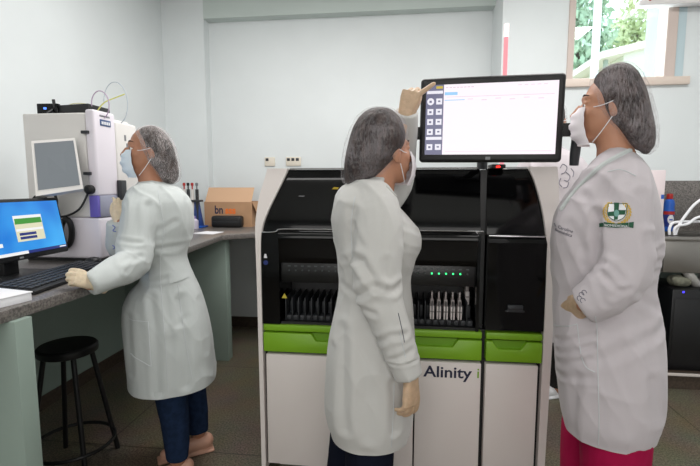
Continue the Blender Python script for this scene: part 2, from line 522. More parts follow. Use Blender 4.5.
# ------------------------------------------------------------------ black stool
st = thing('stool', 'round black stool tucked under the granite worktop', 'stool', (-1.49, 1.79, 0), R(6))
part('seat', lathe([(.02, .530), (.110, .530), (.121, .536), (.123, .548), (.122, .562), (.114, .570), (.02, .571)], n=40), M_black, st)
for k in range(4):
    a = R(45 + 90 * k); c, s = math.cos(a), math.sin(a)
    part('leg', tube([(.092 * c, .092 * s, .532), (.182 * c, .182 * s, 0)], .011, 10, 2), M_black, st)
ring = [(.168 * math.cos(2 * math.pi * k / 40), .168 * math.sin(2 * math.pi * k / 40), .11) for k in range(41)]
part('foot_ring', tube(ring, .008, 8, 1), M_black, st)

# ------------------------------------------------------------------ big analyser
MB = (0, 1.82, 0)
an = thing('immunoassay_analyzer', 'large white and black analyzer cabinet with lime green drawers in the middle', 'laboratory analyzer', MB)
YM = 1.82


def mp_(name, g, m, parent=None, smooth=True):
    return part(name, g, m, parent or an, base=MB, smooth=smooth)


def zlofted(rows):
    """rows (z, x0, x1, yfront, yback) -> closed solid"""
    V, F = [], []
    for z, x0, x1, y0, y1 in rows: V += [(x0, y0, z), (x1, y0, z), (x1, y1, z), (x0, y1, z)]
    for i in range(len(rows) - 1):
        for k in range(4):
            k2 = (k + 1) % 4; F.append((i * 4 + k, i * 4 + k2, (i + 1) * 4 + k2, (i + 1) * 4 + k))
    n = (len(rows) - 1) * 4
    F += [(3, 2, 1, 0), (n, n + 1, n + 2, n + 3)]
    return V, F


mp_('cabinet_body', join([bx(-.575, .565, 2.16, 2.66, .03, 1.345, .01), bx(-.585, .575, 1.86, 2.62, .03, .68), bx(-.575, .565, 1.95, 2.62, .96, 1.342, .01), bx(-.55, .55, 1.9, 2.6, 0, .04)]), M_white)
# white side columns: broad at the top, narrow from the middle down
colL = [(1.35, -.578, -.49, 1.875), (1.30, -.59, -.508, 1.865), (1.24, -.605, -.535, 1.85), (1.18, -.613, -.562, 1.835), (1.12, -.617, -.583, 1.82), (1.06, -.616, -.592, 1.812), (.9, -.613, -.594, 1.81), (.5, -.611, -.592, 1.81), (.02, -.609, -.590, 1.81)]
colR = [(1.352, .494, .600, 1.875), (1.30, .512, .603, 1.865), (1.24, .528, .603, 1.85), (1.18, .540, .602, 1.835), (1.12, .548, .600, 1.82), (1.06, .554, .597, 1.812), (.9, .558, .594, 1.81), (.5, .558, .590, 1.81), (.02, .557, .585, 1.81)]
for c in (colL, colR):
    r = resample_rows([(z, a, bb, yy, 2.64) for z, a, bb, yy in c], 3)
    mp_('side_column', zlofted(r), M_white)


def edge(c, z, i):
    zs = [q[0] for q in c][::-1]; return float(np.interp(z, zs, [q[i] for q in c][::-1]))


def cover(xa, xb, z0, z1, yf, yback=2.2, n=12):
    rows = []
    for k in range(n + 1):
        z = z1 + (z0 - z1) * k / n
        rows.append((z, xa(z), xb(z), yf(z), yback))
    return zlofted(rows)


lx = lambda z: edge(colL, z, 2)
rx_ = lambda z: edge(colR, z, 1)
XS = .318                       # split between the two covers
up = lambda z: float(np.interp(z, [1.09, 1.12, 1.2, 1.28, 1.33, 1.345], [1.832, 1.838, 1.858, 1.878, 1.892, 1.905]))
mp_('upper_cover', cover(lx, lambda z: XS - .012, 1.085, 1.345, up), M_gloss)
mp_('upper_cover', cover(lambda z: XS + .012, rx_, 1.085, 1.345, up), M_gloss)
mp_('cover_gap', bx(XS - .012, XS + .012, 1.87, 2.0, .68, 1.34), M_black)
# rounded lip and lower cover of the wide bay
lip = lambda top: (lambda z: float(np.interp(z, [top - .16, top - .12, top - .03, top - .008, top], [1.835, 1.812, 1.800, 1.806, 1.824])))
xl2 = -.515
mp_('front_cover', cover(lambda z: xl2, lambda z: .292, .955, 1.095, lip(1.095), 2.1, 20), M_gloss)
mp_('front_cover', cover(lambda z: XS + .016, rx_, .70, 1.078, lambda z: float(np.interp(z, [.95, 1.06, 1.078], [1.816, 1.806, 1.824])), 2.1, 16), M_gloss)
mp_('frame_post', cover(lx, lambda z: xl2 - .002, .69, 1.083, lambda z: 1.818, 2.1, 8), M_gloss)
mp_('frame_post', cover(lambda z: .294, lambda z: XS - .012, .69, 1.085, lambda z: 1.818, 2.1, 4), M_gloss)
mp_('highlight_strip', tube([(-.588, 1.818, 1.083), (-.54, 1.812, 1.085), (-.522, 1.812, 1.09), (-.508, 1.812, 1.097), (-.4, 1.812, 1.0985), (.26, 1.812, 1.0985), (.285, 1.812, 1.094), (.293, 1.812, 1.08)], .0028, 8, 4), M_chrome)  # added thin rods imitating ceiling-light highlights along the cover edges
mp_('highlight_strip', tube([(XS + .018, 1.815, 1.081), (.545, 1.815, 1.079)], .0028, 8, 2), M_chrome)
mp_('highlight_strip', tube([(-.485, 1.897, 1.349), (XS - .02, 1.897, 1.349)], .003, 8, 2), M_chrome)
mp_('highlight_strip', tube([(XS + .02, 1.897, 1.349), (.49, 1.897, 1.349)], .003, 8, 2), M_chrome)
# panel with the row of small lights, then the open loading bay
mp_('indicator_panel', bx(xl2, .294, 1.832, 2.05, .87, .958, .003), mat('satin_black', (12, 12, 13), .3))
M_led = mat('led_green', (60, 255, 140), .3, emit=2.2); M_ledoff = mat('led_off', (78, 84, 84), .4)
M_mark = mat('lane_mark', (70, 74, 76), .5)
for i in range(28):
    x = -.477 + i * .0283
    on = 21 <= i <= 25
    if -.49 < x < .28:
        mp_('indicator_light', lathe([(.001, 0), (.0038, 0), (.0038, .002), (.002, .004)], (0, 0, 0), 10) if False else xf(lathe([(.0036, 0), (.0036, .003), (.0016, .005)], n=10), Matrix.Translation((x, 1.832, .922)) @ Matrix.Rotation(R(90), 4, 'X')), M_led if on else M_ledoff)
        if i % 1 == 0: mp_('lane_mark', bx(x - .006, x + .006, 1.830, 1.833, .938, .943), M_mark)
mp_('loading_bay', join([bx(xl2, .294, 2.02, 2.06, .68, .88), bx(xl2, .294, 1.83, 2.05, .68, .70)]), M_black)
for i in range(28):
    x = -.500 + i * .0283
    if x < .285:
        mp_('loading_lane', join([bx(x - .0020, x + .0020, 1.85, 2.03, .70, .80, .001), bx(x + .004, x + .024, 1.852, 2.0, .70, .722, .002), bx(x + .007, x + .021, 1.90, 2.0, .722, .772, .002)]), M_dark)
mp_('warning_sign', prism([(-.512, .80), (-.488, .80), (-.500, .822)], 1.832, 1.835), mat('warning_yellow', (196, 180, 60), .5))
mp_('status_marker', prism([(-.581, .975), (-.567, .975), (-.572, .992), (-.578, .992)], 1.814, 1.818), M_paper)
mp_('status_marker', xf(lathe([(.010, 0), (.010, .003)], n=20), Matrix.Translation((-.574, 1.818, .955)) @ Matrix.Rotation(R(90), 4, 'X')), mat('marker_blue', (40, 70, 170), .4, emit=.15))
mp_('cover_sticker', prism([(-.455, 1.215), (-.425, 1.215), (-.415, 1.235), (-.440, 1.235)], 1.866, 1.869), mat('sticker_grey', (130, 130, 134), .6))
mp_('cover_sticker', prism([(-.300, 1.262), (-.275, 1.262), (-.270, 1.270), (-.290, 1.272)], 1.869, 1.872), mat('sticker_yellow', (200, 170, 40), .6))
mp_('pull_latch', join([bx(.415, .475, 1.806, 1.83, .784, .806, .004), bx(.408, .482, 1.810, 1.83, .776, .784, .003)]), M_dark)
# green band
for xa, xb, na, nb in ((-.590, XS + .003, -.37, .215), (XS + .020, .556, .375, .485)):
    mp_('green_rail', bx(xa, xb, 1.816, 1.9, .660, .688, .004), M_lgreen)
    zt, zb = .653, .570
    d = mp_('drawer', prism([(xa, zb), (xb, zb), (xb, zt), (nb + .012, zt), (nb - .01, zt - .032), (na + .01, zt - .032), (na - .012, zt), (xa, zt)], 1.812, 1.88, 'y', .003), M_lgreen)
    part('drawer_pull', bx(na - .02, nb + .02, 1.832, 1.86, zt - .045, zt), M_lgreen2, d, base=MB)
mp_('band_gap', bx(-.588, .557, 1.85, 1.9, .555, .69), M_black)
for xa, xb in ((-.580, .050), (.056, XS + .003), (XS + .020, .543)):
    mp_('door', bx(xa, xb, 1.812, 1.87, .06, .558, .004), M_white)
mp_('door_gap', bx(-.590, .557, 1.84, 1.88, .05, .565), M_black)
g = wall_text('Alinity', .066, .091, 1.8105, .494, .0012, 1.12)
mp_('logo_lettering', g, M_navyink, smooth=False)
mp_('logo_lettering', wall_text('i', .060, .303, 1.8105, .498, .0004), M_lgreen, smooth=False)
mp_('status_light', tube([(.536, 2.60, 1.3), (.536, 2.60, 2.07)], .0115, 12, 2), mat('light_tube_pink', (240, 150, 160), .4, emit=.95))
mp_('status_lamp', tube([(.536, 2.60, 2.07), (.536, 2.60, 2.138)], .0125, 12, 2), mat('light_tube_lit', (255, 226, 226), .3, emit=1.6))
mp_('status_bracket', bx(.51, .562, 2.575, 2.625, 1.34, 1.37, .004), M_white)
mp_('scanner', bx(.345, .40, 1.86, 1.95, 1.345, 1.362, .004), M_black)
mp_('scanner_light', bx(.362, .378, 1.855, 1.862, 1.348, 1.356, .002), mat('red_glow', (255, 40, 30), .3, emit=2.5))

# bottles standing in the loading bay
M_vial = mat('vial_white', (224, 216, 214), .4); M_vialgrey = mat('vial_grey', (160, 152, 150), .4)


def vial(label, loc):
    t = thing('reagent_bottle', label, 'bottle', loc, 0, 'bottles in the loading bay')
    part('bottle_body', bx(-.0085, .0085, -.03, .03, 0, .055, .002), M_vial, t)
    part('bottle_label', bx(-.0090, .0090, -.0305, .0305, .030, .036), M_vialgrey, t)
    part('bottle_neck', join([bx(-.0070, .0070, -.02, .02, .055, .082, .002), bx(-.0035, .0035, -.012, .012, .082, .112, .001)]), M_vialgrey, t)
    return t


v0 = vial('white reagent bottle at the left end of the lit row of five', (.1225, 1.885, .7235))
for i, l in enumerate(['white reagent bottle second from the left in the lit row of five', 'white reagent bottle in the middle of the lit row of five', 'white reagent bottle second from the right in the lit row of five', 'white reagent bottle at the right end of the lit row of five']):
    dup(v0, (.1225 + .0283 * (i + 1), 1.885, .7235), label=l)
dup(v0, (.2735, 1.95, .7735), label='shaded reagent bottle standing apart right of the lit row of five')

# ------------------------------------------------------------------ touchscreen on its arm
mo = thing('touchscreen_monitor', 'black framed touchscreen monitor above the analyzer showing a white table', 'monitor', (.283, 1.60, 1.358), R(-7))
mo.rotation_euler = (0, R(.6), R(-7))
MW_, MH_ = .234, .288
part('housing', bx(-MW_, MW_, 0, .045, 0, MH_, .012, 3), M_black, mo)
M_scr = mat('screen_white', (250, 240, 248), .3, emit=.96)
M_side = mat('screen_slate', (112, 112, 142), .3, emit=.85)
M_icon = mat('screen_icon', (234, 232, 242), .3, emit=.95)
M_tab = mat('screen_tab', (150, 204, 244), .3, emit=.95)
M_line = mat('screen_line', (222, 206, 216), .3, emit=.9)
M_ylw = mat('screen_yellow', (214, 190, 60), .3, emit=.8)
sx0, sx1, sz0, sz1 = -.214, .212, .026, .263
part('screen', bx(sx0, sx1, -.0012, .01, sz0, sz1), M_scr, mo)
side = part('screen_sidebar', bx(sx0, sx0 + .060, -.002, 0, sz0, sz1), M_side, mo)
for z in (sz1 - .030, sz1 - .186): part('sidebar_bar', bx(sx0 + .003, sx0 + .057, -.0028, -.002, z, z + .010), M_icon, side)
part('sidebar_status', bx(sx0 + .034, sx0 + .056, -.0028, -.002, sz1 - .013, sz1 - .005), M_ylw, side)
for r_, z in enumerate((.207, .172, .138, .104, .052)):
    for c_ in range(2):
        x = sx0 + .016 + c_ * .029
        g = bx(x - .010, x + .010, -.0028, -.002, z - .010, z + .010)
        if r_ == 0 and c_ == 0: g = xf(lathe([(.012, 0), (.012, .0008)], n=20), Matrix.Translation((x, -.002, z)) @ Matrix.Rotation(R(90), 4, 'X'))
        ic = part('sidebar_icon', g, M_icon, side)
        part('icon_glyph', join([bx(x - .004, x + .004, -.0034, -.0028, z - .004 + .002 * c_, z + .003), bx(x - .007, x + .007, -.0026, -.002, z - .0145, z - .0125)]), M_side, ic)
part('screen_header', join([bx(sx0 + .066 + i * .012, sx0 + .066 + i * .012 + .009, -.0024, -.0012, sz1 - .012, sz1 - .0095) for i in range(8)] + [bx(sx0 + .30 + i * .02, sx0 + .312 + i * .02, -.0024, -.0012, sz1 - .011, sz1 - .0095) for i in range(5)]), M_line, mo)
part('screen_tab', join([bx(sx0 + .063, sx0 + .106, -.0024, -.0012, sz1 - .036, sz1 - .026), bx(sx0 + .063, sx0 + .130, -.0024, -.0012, sz1 - .054, sz1 - .0515)]), M_tab, mo)
part('screen_rows', join([bx(sx0 + .07, sx1 - .012, -.0022, -.0012, sz1 - .043, sz1 - .0415), bx(sx0 + .07, sx1 - .012, -.0022, -.0012, .036, .0375)] + [bx(sx0 + .14 + i * .045, sx0 + .158 + i * .045, -.0022, -.0012, sz1 - .052 - .004 * (i % 2), sz1 - .050 - .004 * (i % 2)) for i in range(6)]), M_line, mo)
part('maker_mark', join([bx(-.008, .008, -.0006, 0, .008, .018)]), M_grey, mo)
part('arm_bracket', join([bx(.23, .30, .015, .04, .085, .128, .004)]), M_black, mo)
part('handle', tube([(.278, .03, -.010), (.278, .025, .03), (.280, .022, .08), (.280, .03, .12)], [.014, .016, .016, .012], 14), M_dark, mo)
part('arm_bracket', join([bx(-.29, -.23, .02, .045, .082, .125, .004)]), M_black, mo)
part('handle', tube([(-.285, .03, -.010), (-.287, .025, .03), (-.289, .022, .08), (-.287, .03, .12)], [.014, .016, .016, .012], 14), M_dark, mo)
part('mount_arm', join([bx(-.06, .06, .045, .07, .08, .2, .004), tube([(0, .06, .14), (0, .2, .13), (0, .40, .06), (0, .42, -.010)], .022, 10)]), M_dark, mo)

# ------------------------------------------------------------------ white analyser on the left worktop
ha = thing('hematology_analyzer', 'white analyzer with a tilted grey screen standing on the left worktop by the wall', 'laboratory analyzer', (-1.503, 1.848, ZD), size=1.113)
HB = (-1.35, 1.66, .97)


def hp(name, g, m, parent=None, smooth=True): return part(name, g, m, parent or ha, base=HB, smooth=smooth)


def side_text(s, size, x, y, z, bold=0):
    """upright lettering facing +x"""
    V, F = text_mesh(s, size, bold)
    return [(x, y + v[0], z + v[1]) for v in V], F


M_hwhite = mat('analyzer_white', (222, 219, 216), .4); M_hpink = mat('analyzer_white_cool', (228, 222, 230), .4)
M_band = mat('band_greyblue', (150, 152, 170), .4); M_purple = mat('band_purple', (112, 100, 190), .4)
HX = -1.20
hp('base_unit', bx(-1.58, HX, 1.655, 1.97, .985, 1.150, .010, 3), M_hpink)
hp('base_foot', bx(-1.55, HX - .02, 1.68, 1.95, .97, .986), M_black)
hp('main_housing', bx(-1.512, -1.243, 1.662, 1.95, 1.152, 1.562, .006, 3), M_hwhite)
tw = hp('tower', bx(-1.239, HX, 1.655, 1.788, 1.237, 1.574, .010, 4), M_hpink)
hp('band', bx(-1.225, HX + .001, 1.665, 1.95, 1.152, 1.238, .004), M_band)
hp('purple_panel', bx(-1.239, HX - .002, 1.653, 1.672, 1.152, 1.238, .003), M_purple)
lb = hp('label_plate', bx(HX - .002, HX + .002, 1.690, 1.755, 1.515, 1.540, .001), mat('label_blue', (60, 84, 130), .4), tw)
part('label_mark', join([bx(HX + .0018, HX + .0026, 1.697 + i * .011, 1.705 + i * .011, 1.521, 1.533) for i in range(5)]), M_paper, lb, base=HB, smooth=False)
part('model_mark', join([bx(HX, HX + .0008, 1.690 + i * .007, 1.695 + i * .007, 1.550, 1.557) for i in range(9)]), M_grey, tw, base=HB, smooth=False)
hp('side_housing', bx(-1.239, HX - .004, 1.792, 1.945, 1.240, 1.547, .010, 4), M_hwhite)
for k in range(3): hp('side_marking', bx(HX - .005, HX - .003, 1.85 + (k % 2) * .012, 1.862 + (k % 2) * .012, 1.40 + k * .035, 1.425 + k * .035), M_grey)
hp('probe', bx(HX, HX + .022, 1.775, 1.81, 1.21, 1.30, .003), M_dark)
hp('probe_tip', tube([(HX + .011, 1.79, 1.21), (HX + .011, 1.79, 1.175)], [.009, .003], 10, 2), M_chrome)
for z in (1.485, 1.325): hp('hinge', bx(-1.252, -1.222, 1.645, 1.668, z - .006, z + .006, .002), M_dark)
hp('hinge_knob', xf(lathe([(.018, 0), (.018, .02), (.010, .028)], n=20), Matrix.Translation((-1.228, 1.656, 1.262)) @ Matrix.Rotation(R(90), 4, 'X')), M_black)
# tilted screen on the housing
A_, B_, C_, D_ = Vector((-1.354, 1.52, 1.440)), Vector((-1.307, 1.47, 1.240)), Vector((-1.197, 1.57, 1.266)), Vector((-1.257, 1.62, 1.460))
nrm = (B_ - A_).cross(D_ - A_).normalized()
if nrm.y > 0: nrm = -nrm


def quad_slab(a, b, c, d, n, t0, t1):
    V = [(p + n * t0)[:] for p in (a, b, c, d)] + [(p + n * t1)[:] for p in (a, b, c, d)]
    return V, [(0, 1, 2, 3), (7, 6, 5, 4), (0, 4, 5, 1), (1, 5, 6, 2), (2, 6, 7, 3), (3, 7, 4, 0)]


def bil(u, v): return (A_ * (1 - u) + D_ * u) * (1 - v) + (B_ * (1 - u) + C_ * u) * v


sp = hp('screen_panel', quad_slab(A_, B_, C_, D_, nrm, -.03, 0), M_hwhite)
part('screen_glass', quad_slab(bil(.06, .05), bil(.06, .90), bil(.94, .92), bil(.95, .05), nrm, -.001, .0012), mat('screen_grey', (150, 158, 164), .6, emit=.45), sp, base=HB)
hp('screen_arm', tube([(bil(.5, .5) - nrm * .03)[:], (-1.32, 1.62, 1.35), (-1.34, 1.67, 1.35)], .022, 10), M_hwhite)
for k, (cx0, rr) in enumerate(((-1.41, .030), (-1.395, .036), (-1.39, .024))):
    hp('cable', tube([(cx0 + rr * 1.1 * math.cos(t), 1.60 - .012 * k, 1.195 + rr * 1.3 * math.sin(t)) for t in [q * math.pi / 8 for q in range(17)]], .0042, 8, 2), M_black)
hp('cable', tube([(-1.40, 1.60, 1.16), (-1.34, 1.63, 1.155), (-1.27, 1.635, 1.185), (-1.235, 1.645, 1.25)], .0042, 8), M_black)
hp('cable', tube([(-1.37, 1.63, 1.25), (-1.36, 1.63, 1.21), (-1.375, 1.62, 1.16), (-1.39, 1.6, 1.13)], .005, 8), M_black)
hp('cable_coil', tube([(-1.332 + .024 * math.cos(t) + .012 * math.sin(t), 1.635 - .01 * math.sin(t), 1.090 + .055 * math.sin(t)) for t in [q * math.pi / 8 for q in range(17)]], .011, 10, 2), M_black)
loop1 = [(-1.215 + .038 * math.cos(t), 1.72, 1.600 + .055 * math.sin(t)) for t in [R(-125) + q * R(310) / 16 for q in range(17)]]
hp('tubing_loop', tube(loop1, .0022, 6, 2), mat('tube_violet', (186, 164, 190), .4))
loop2 = [(-1.175 + .052 * math.cos(t), 1.76, 1.612 + .085 * math.sin(t)) for t in [R(-70) + q * R(250) / 16 for q in range(17)]]
hp('tubing_loop', tube(loop2, .0018, 6, 2), mat('tube_clear', (196, 204, 214), .3))
hp('tubing_loop', tube([(-1.235, 1.72, 1.57), (-1.205, 1.73, 1.61), (-1.17, 1.75, 1.632), (-1.14, 1.77, 1.65)], .0024, 6), mat('tube_yellow', (214, 214, 120), .4))
hp('tubing_loop', tube([(-1.50, 1.86, 1.563), (-1.47, 1.86, 1.622), (-1.42, 1.86, 1.635), (-1.36, 1.86, 1.622), (-1.33, 1.86, 1.563)], .0022, 6), mat('tube_pale_yellow', (222, 218, 170), .4))
# little black box lying on top of it
rt = thing('router', 'flat black box with a blue light lying on top of the white analyzer', 'router', (-1.530, 1.959, 1.596), R(4), size=1.113)
part('case', prism([(-.122, -.010), (.118, -.07), (.125, .07), (-.115, .09)], 0, .040, 'z', .005), M_black, rt)
part('front_panel', bx(-.118, -.03, -.040, -.020, .004, .046, .003), M_gloss, rt)
part('light', bx(-.088, -.076, -.0425, -.040, .022, .030, .001), mat('blue_glow', (90, 140, 255), .3, emit=2.0), rt)
part('antenna', tube([(-.045, -.035, .03), (-.047, -.037, .062)], .006, 8, 2), M_black, rt)
part('cable', tube([(-.05, -.045, .02), (-.052, -.085, -.01), (-.045, -.087, -.06), (-.028, -.087, -.10), (-.022, -.087, -.115)], .0035, 8), M_black, rt)

# ------------------------------------------------------------------ computer on the left worktop
pc = thing('computer_monitor', 'black computer monitor with a bright blue screen on the near left worktop', 'monitor', (-1.412, 1.492, ZD), 0, size=1.113)
# faces +x towards the person at the worktop, leaning back
Ml = Matrix.Translation((0, 0, .06)) @ Matrix.Rotation(R(-10), 4, 'Y')
part('housing', xf(bx(-.035, .010, -.225, .215, 0, .206, .006), Ml), M_black, pc)
M_desk = mat('screen_blue', (40, 140, 226), .3, emit=1.0)
nt = M_desk.node_tree; gN = nt.nodes.new('ShaderNodeTexNoise'); gN.inputs['Scale'].default_value = 5
tcN = nt.nodes.new('ShaderNodeTexCoord'); rN = nt.nodes.new('ShaderNodeValToRGB')
rN.color_ramp.elements[0].color = (*lin((24, 112, 206)), 1); rN.color_ramp.elements[0].position = .35
rN.color_ramp.elements[1].color = (*lin((70, 176, 242)), 1); rN.color_ramp.elements[1].position = .7
nt.links.new(tcN.outputs['Object'], gN.inputs['Vector']); nt.links.new(gN.outputs[0], rN.inputs[0]); nt.links.new(rN.outputs[0], nt.nodes['Principled BSDF'].inputs['Emission Color'])
sc = part('screen', xf(bx(.009, .0112, -.212, .204, .018, .194), Ml), M_desk, pc)


def on_screen(y0, y1, z0, z1, lift=.0004): return xf(bx(.0112, .0112 + lift, y0, y1, z0, z1), Ml)


M_dlg = mat('dialog_cream', (226, 222, 190), .3, emit=.9); M_dlgw = mat('dialog_white', (244, 244, 244), .3, emit=.9)
M_dlgg = mat('dialog_green', (70, 150, 60), .3, emit=.9); M_dlgn = mat('dialog_navy', (44, 56, 130), .3, emit=.8)
dl = part('dialog_window', on_screen(.000, .116, .060, .148), M_dlg, sc)
part('dialog_title', on_screen(.000, .116, .126, .148, .0010), M_dlgw, dl)
part('dialog_band', on_screen(.003, .113, .119, .138, .0014), M_dlgg, dl)
part('dialog_row', on_screen(.003, .113, .095, .103, .0012), M_dlgw, dl)
for z in (.080, .067): part('dialog_field', on_screen(.012, .08, z, z + .009, .0014), M_dlgn, dl)
part('taskbar', on_screen(-.212, .204, .018, .028, .0010), M_dlgn, sc)
part('search_box', on_screen(-.09, .03, .018, .028, .0016), M_dlgw, sc)
part('taskbar_icon', on_screen(.17, .200, .021, .025, .0014), M_dlgw, sc)
part('desktop_icon', on_screen(-.075, -.06, .050, .062, .0010), M_dlgw, sc)
part('maker_mark', xf(bx(.010, .0108, -.008, .008, .005, .011), Ml), M_grey, pc)
part('neck', bx(-.06, -.03, -.03, .03, .008, .14, .006), M_black, pc)
part('foot', bx(-.10, .05, -.11, .11, 0, .012, .004), M_black, pc)
kb = thing('keyboard', 'black keyboard lying on the granite worktop below the blue screen', 'keyboard', (-1.258, 1.497, ZD), R(8), size=1.113)
part('case', prism([(-.070, 0), (.070, 0), (.070, .012), (-.070, .024)], -.225, .225, 'y', .004), M_black, kb)
ks = []
for r_ in range(5):
    x = -.056 + r_ * .022
    for c_ in range(18):
        y = -.212 + c_ * .0235
        z = .024 - (x + .07) / .14 * .012
        ks.append(bx(x, x + .018, y, y + .019, z - .001, z + .004, .001, 1))
part('keys', join(ks), M_dark, kb)
ms = thing('computer_mouse', 'black mouse on the worktop just beyond the gloved hand', 'mouse', (-1.336, 1.785, ZD), R(20))
part('shell', xf(ell((0, 0, .0), (.032, .055, .034)), Matrix.Translation((0, 0, .003)) @ Matrix.Scale(1, 4)) if False else lathe([(.030, 0), (.034, .006), (.034, .016), (.026, .028), (.010, .034), (.001, .035)], n=24), M_black, ms)
part('wheel', bx(-.003, .003, -.028, -.016, .024, .034, .001), M_dark, ms)
bk = thing('booklet', 'white booklet at the near edge of the granite worktop under the blue screen', 'booklet', (-1.169, 1.163, ZD), R(-12), size=1.113)
part('pages', bx(-.10, .05, -.05, .045, 0, .022, .002), M_paper, bk)
part('cover', bx(-.102, .052, -.052, .047, .022, .025, .001), M_paper, bk)

# ------------------------------------------------------------------ things on the back worktop
cb = thing('cardboard_box', 'open brown cardboard box with printed letters on the back worktop', 'box', (-1.45, 3.715, ZD), size=1.11)
part('carton', join([bx(-.185, .185, -.11, -.106, 0, .185), bx(-.185, .185, .106, .11, 0, .185), bx(-.185, -.181, -.106, .106, 0, .185), bx(.181, .185, -.106, .106, 0, .185), bx(-.181, .181, -.106, .106, 0, .004)]), M_card, cb)
part('flap', prism([(-.11, .185), (-.106, .185), (-.03, .292), (-.034, .292)], -.178, .182, 'x'), M_cardin, cb)
part('flap', prism([(.183, .183), (.187, .183), (.226, .10), (.222, .10)], -.10, .10, 'y'), M_card, cb)
part('printing', wall_text('bn', .085, -.105, -.1108, .098, .002, .8), M_navyink, cb, smooth=False)
part('printing', wall_text('sss', .075, -.022, -.1108, .098, .003, .95), M_orange, cb, smooth=False)
part('tape', bx(-.01, .01, -.1112, -.1100, 0, .075), mat('brown_tape', (160, 120, 84), .4), cb)
bp_ = thing('carry_case', 'small black oblong case lying in front of the cardboard box', 'case', (-1.432, 3.535, ZD), R(2), size=1.12)
part('body', bx(-.112, .112, -.04, .04, 0, .085, .018, 3), M_black, bp_)
part('zip', bx(-.105, .105, -.0415, -.039, .040, .045), M_dark, bp_)
pp = tag(link('paper_sheet', *prism([(-.09, -.07), (.075, -.10), (.09, .06), (-.06, .09)], 0, .003, 'z'), M_paper), 'white sheet of paper lying on the worktop corner', 'paper'); pp.location = (-1.402, 3.10, ZD)
ph = thing('pipette_stand', 'blue stand on the back worktop left of the cardboard box', 'stand', (-1.69, 3.50, ZD), size=1.1)
part('base', bx(-.075, .07, -.06, .06, 0, .012, .003), M_blue, ph)
part('column', prism([(-.04, .01), (.06, .01), (.03, .20), (-.02, .20)], -.012, .012, 'y', .003), mat('stand_blue', (44, 70, 130), .4), ph)
part('rack_bar', bx(-.09, .06, -.030, .012, .19, .205, .003), M_dark, ph)


def pipette(label, x, y, cap):
    t = thing('pipette', label, 'pipette', (x, y, ZD + .0132), 0, 'pipettes hanging on the blue stand', 1.1)
    part('barrel', lathe([(.003, .03), (.006, .10), (.010, .14), (.012, .20), (.012, .27)], n=12), M_cream if cap is M_red else M_dark, t)
    part('plunger', lathe([(.005, .27), (.005, .295), (.010, .297), (.010, .315), (.006, .318)], n=12), cap, t)


pipette('red-topped pipette at the left end of the blue stand beside the woman', -1.772, 3.487, M_red)
pipette('dark pipette between two red-topped ones on the blue stand', -1.738, 3.487, M_black)
pipette('pale red-topped pipette in the middle of the blue stand', -1.703, 3.487, M_red)
pipette('grey-topped pipette at the right end of the blue stand', -1.664, 3.487, M_grey)
wb = thing('wash_bottle', 'small translucent lilac bottle in front of the blue pipette stand', 'bottle', (-1.645, 3.36, ZD), size=1.1)
part('body', lathe([(.036, 0), (.038, .004), (.038, .06), (.02, .075)], n=20), mat('lilac_plastic', (206, 200, 220), .3), wb)
part('cap', lathe([(.02, .075), (.02, .09), (.015, .093)], n=20), mat('lilac_cap', (150, 130, 190), .4), wb)


def socket(label, x, w, n):
    t = thing('wall_socket', label, 'wall socket', (x, YB, 1.482), 0, size=1.09)
    part('plate', bx(-w / 2, w / 2, -.012, 0, -.035, .035, .004), mat('socket_plate', (222, 214, 200), .4), t)
    for k in range(n): part('outlet', bx(-w / 2 + .022 + k * .036 - .012, -w / 2 + .022 + k * .036 + .012, -.014, -.011, .004, .026, .002), M_dark, t)


socket('single wall socket above the left edge of the big analyzer', -1.160, .085, 1)
socket('wide wall socket above the big analyzer right of the single one', -.950, .122, 3)

# ------------------------------------------------------------------ sink and what stands there
sk = thing('sink_counter', 'stainless steel sink counter with granite splashback at the right edge', 'sink', (2.1, 3.05, 0))
SB = (2.1, 3.05, 0)
part('counter_rim', join([bx(1.58, XR - .004, 3.03, 3.07, .930, .957, .004), bx(1.58, XR - .004, 3.40, YR - .004, .935, .957), bx(1.58, 1.64, 3.07, 3.40, .935, .957), bx(2.45, XR - .004, 3.07, 3.40, .935, .957)]), M_steel, sk, base=SB)
part('basin', join([bx(1.66, 2.45, 3.07, 3.085, .72, .945, .005), bx(1.64, 2.45, 3.385, 3.40, .72, .945), bx(1.64, 1.655, 3.085, 3.385, .72, .945), bx(2.44, 2.45, 3.085, 3.385, .72, .945), bx(1.655, 2.44, 3.085, 3.385, .72, .735)]), M_steel, sk, base=SB)
part('splashback', bx(1.58, XR - .004, YR - .029, YR - .004, .957, 1.31, .003), M_granite, sk, base=SB)
part('drain_pipe', tube([(1.98, 3.2, .74), (1.97, 3.18, .66), (1.90, 3.12, .64), (1.84, 3.1, .70), (1.82, 3.12, .735)], .028, 12), mat('pipe_grey', (170, 168, 164), .5), sk, base=SB)
part('back_board', bx(1.58, XR - .004, YR - .06, YR - .03, .10, .93), M_green, sk, base=SB)
part('side_support', bx(1.56, 1.60, 3.05, YR - .004, .10, .93), M_green, sk, base=SB)
struct('trim_5', bx(1.56, XR, 2.95, YR, 0, .095), M_plinth)
struct('trim_4', bx(1.56, XR, 2.935, 2.95, .088, .103, .002), mat('white_tile_edge', (214, 206, 200), .5))
bb = thing('computer_tower', 'black box with a small blue light standing under the sink', 'computer', (1.93, 3.13, .095))
part('case', bx(-.235, .24, -.12, .25, .0, .53, .006), mat('appliance_black', (14, 14, 17), .35), bb)
part('light', bx(-.178, -.166, -.122, -.119, .508, .520, .001), mat('led_blue', (70, 60, 255), .3, emit=2.2), bb)
part('front_panel', bx(-.22, .225, -.124, -.118, .02, .47, .003), mat('appliance_panel', (17, 17, 20), .4), bb)
rg = thing('cloth_bundle', 'crumpled pale cloth lying on the black box under the sink', 'cloth', (1.80, 3.12, .625))
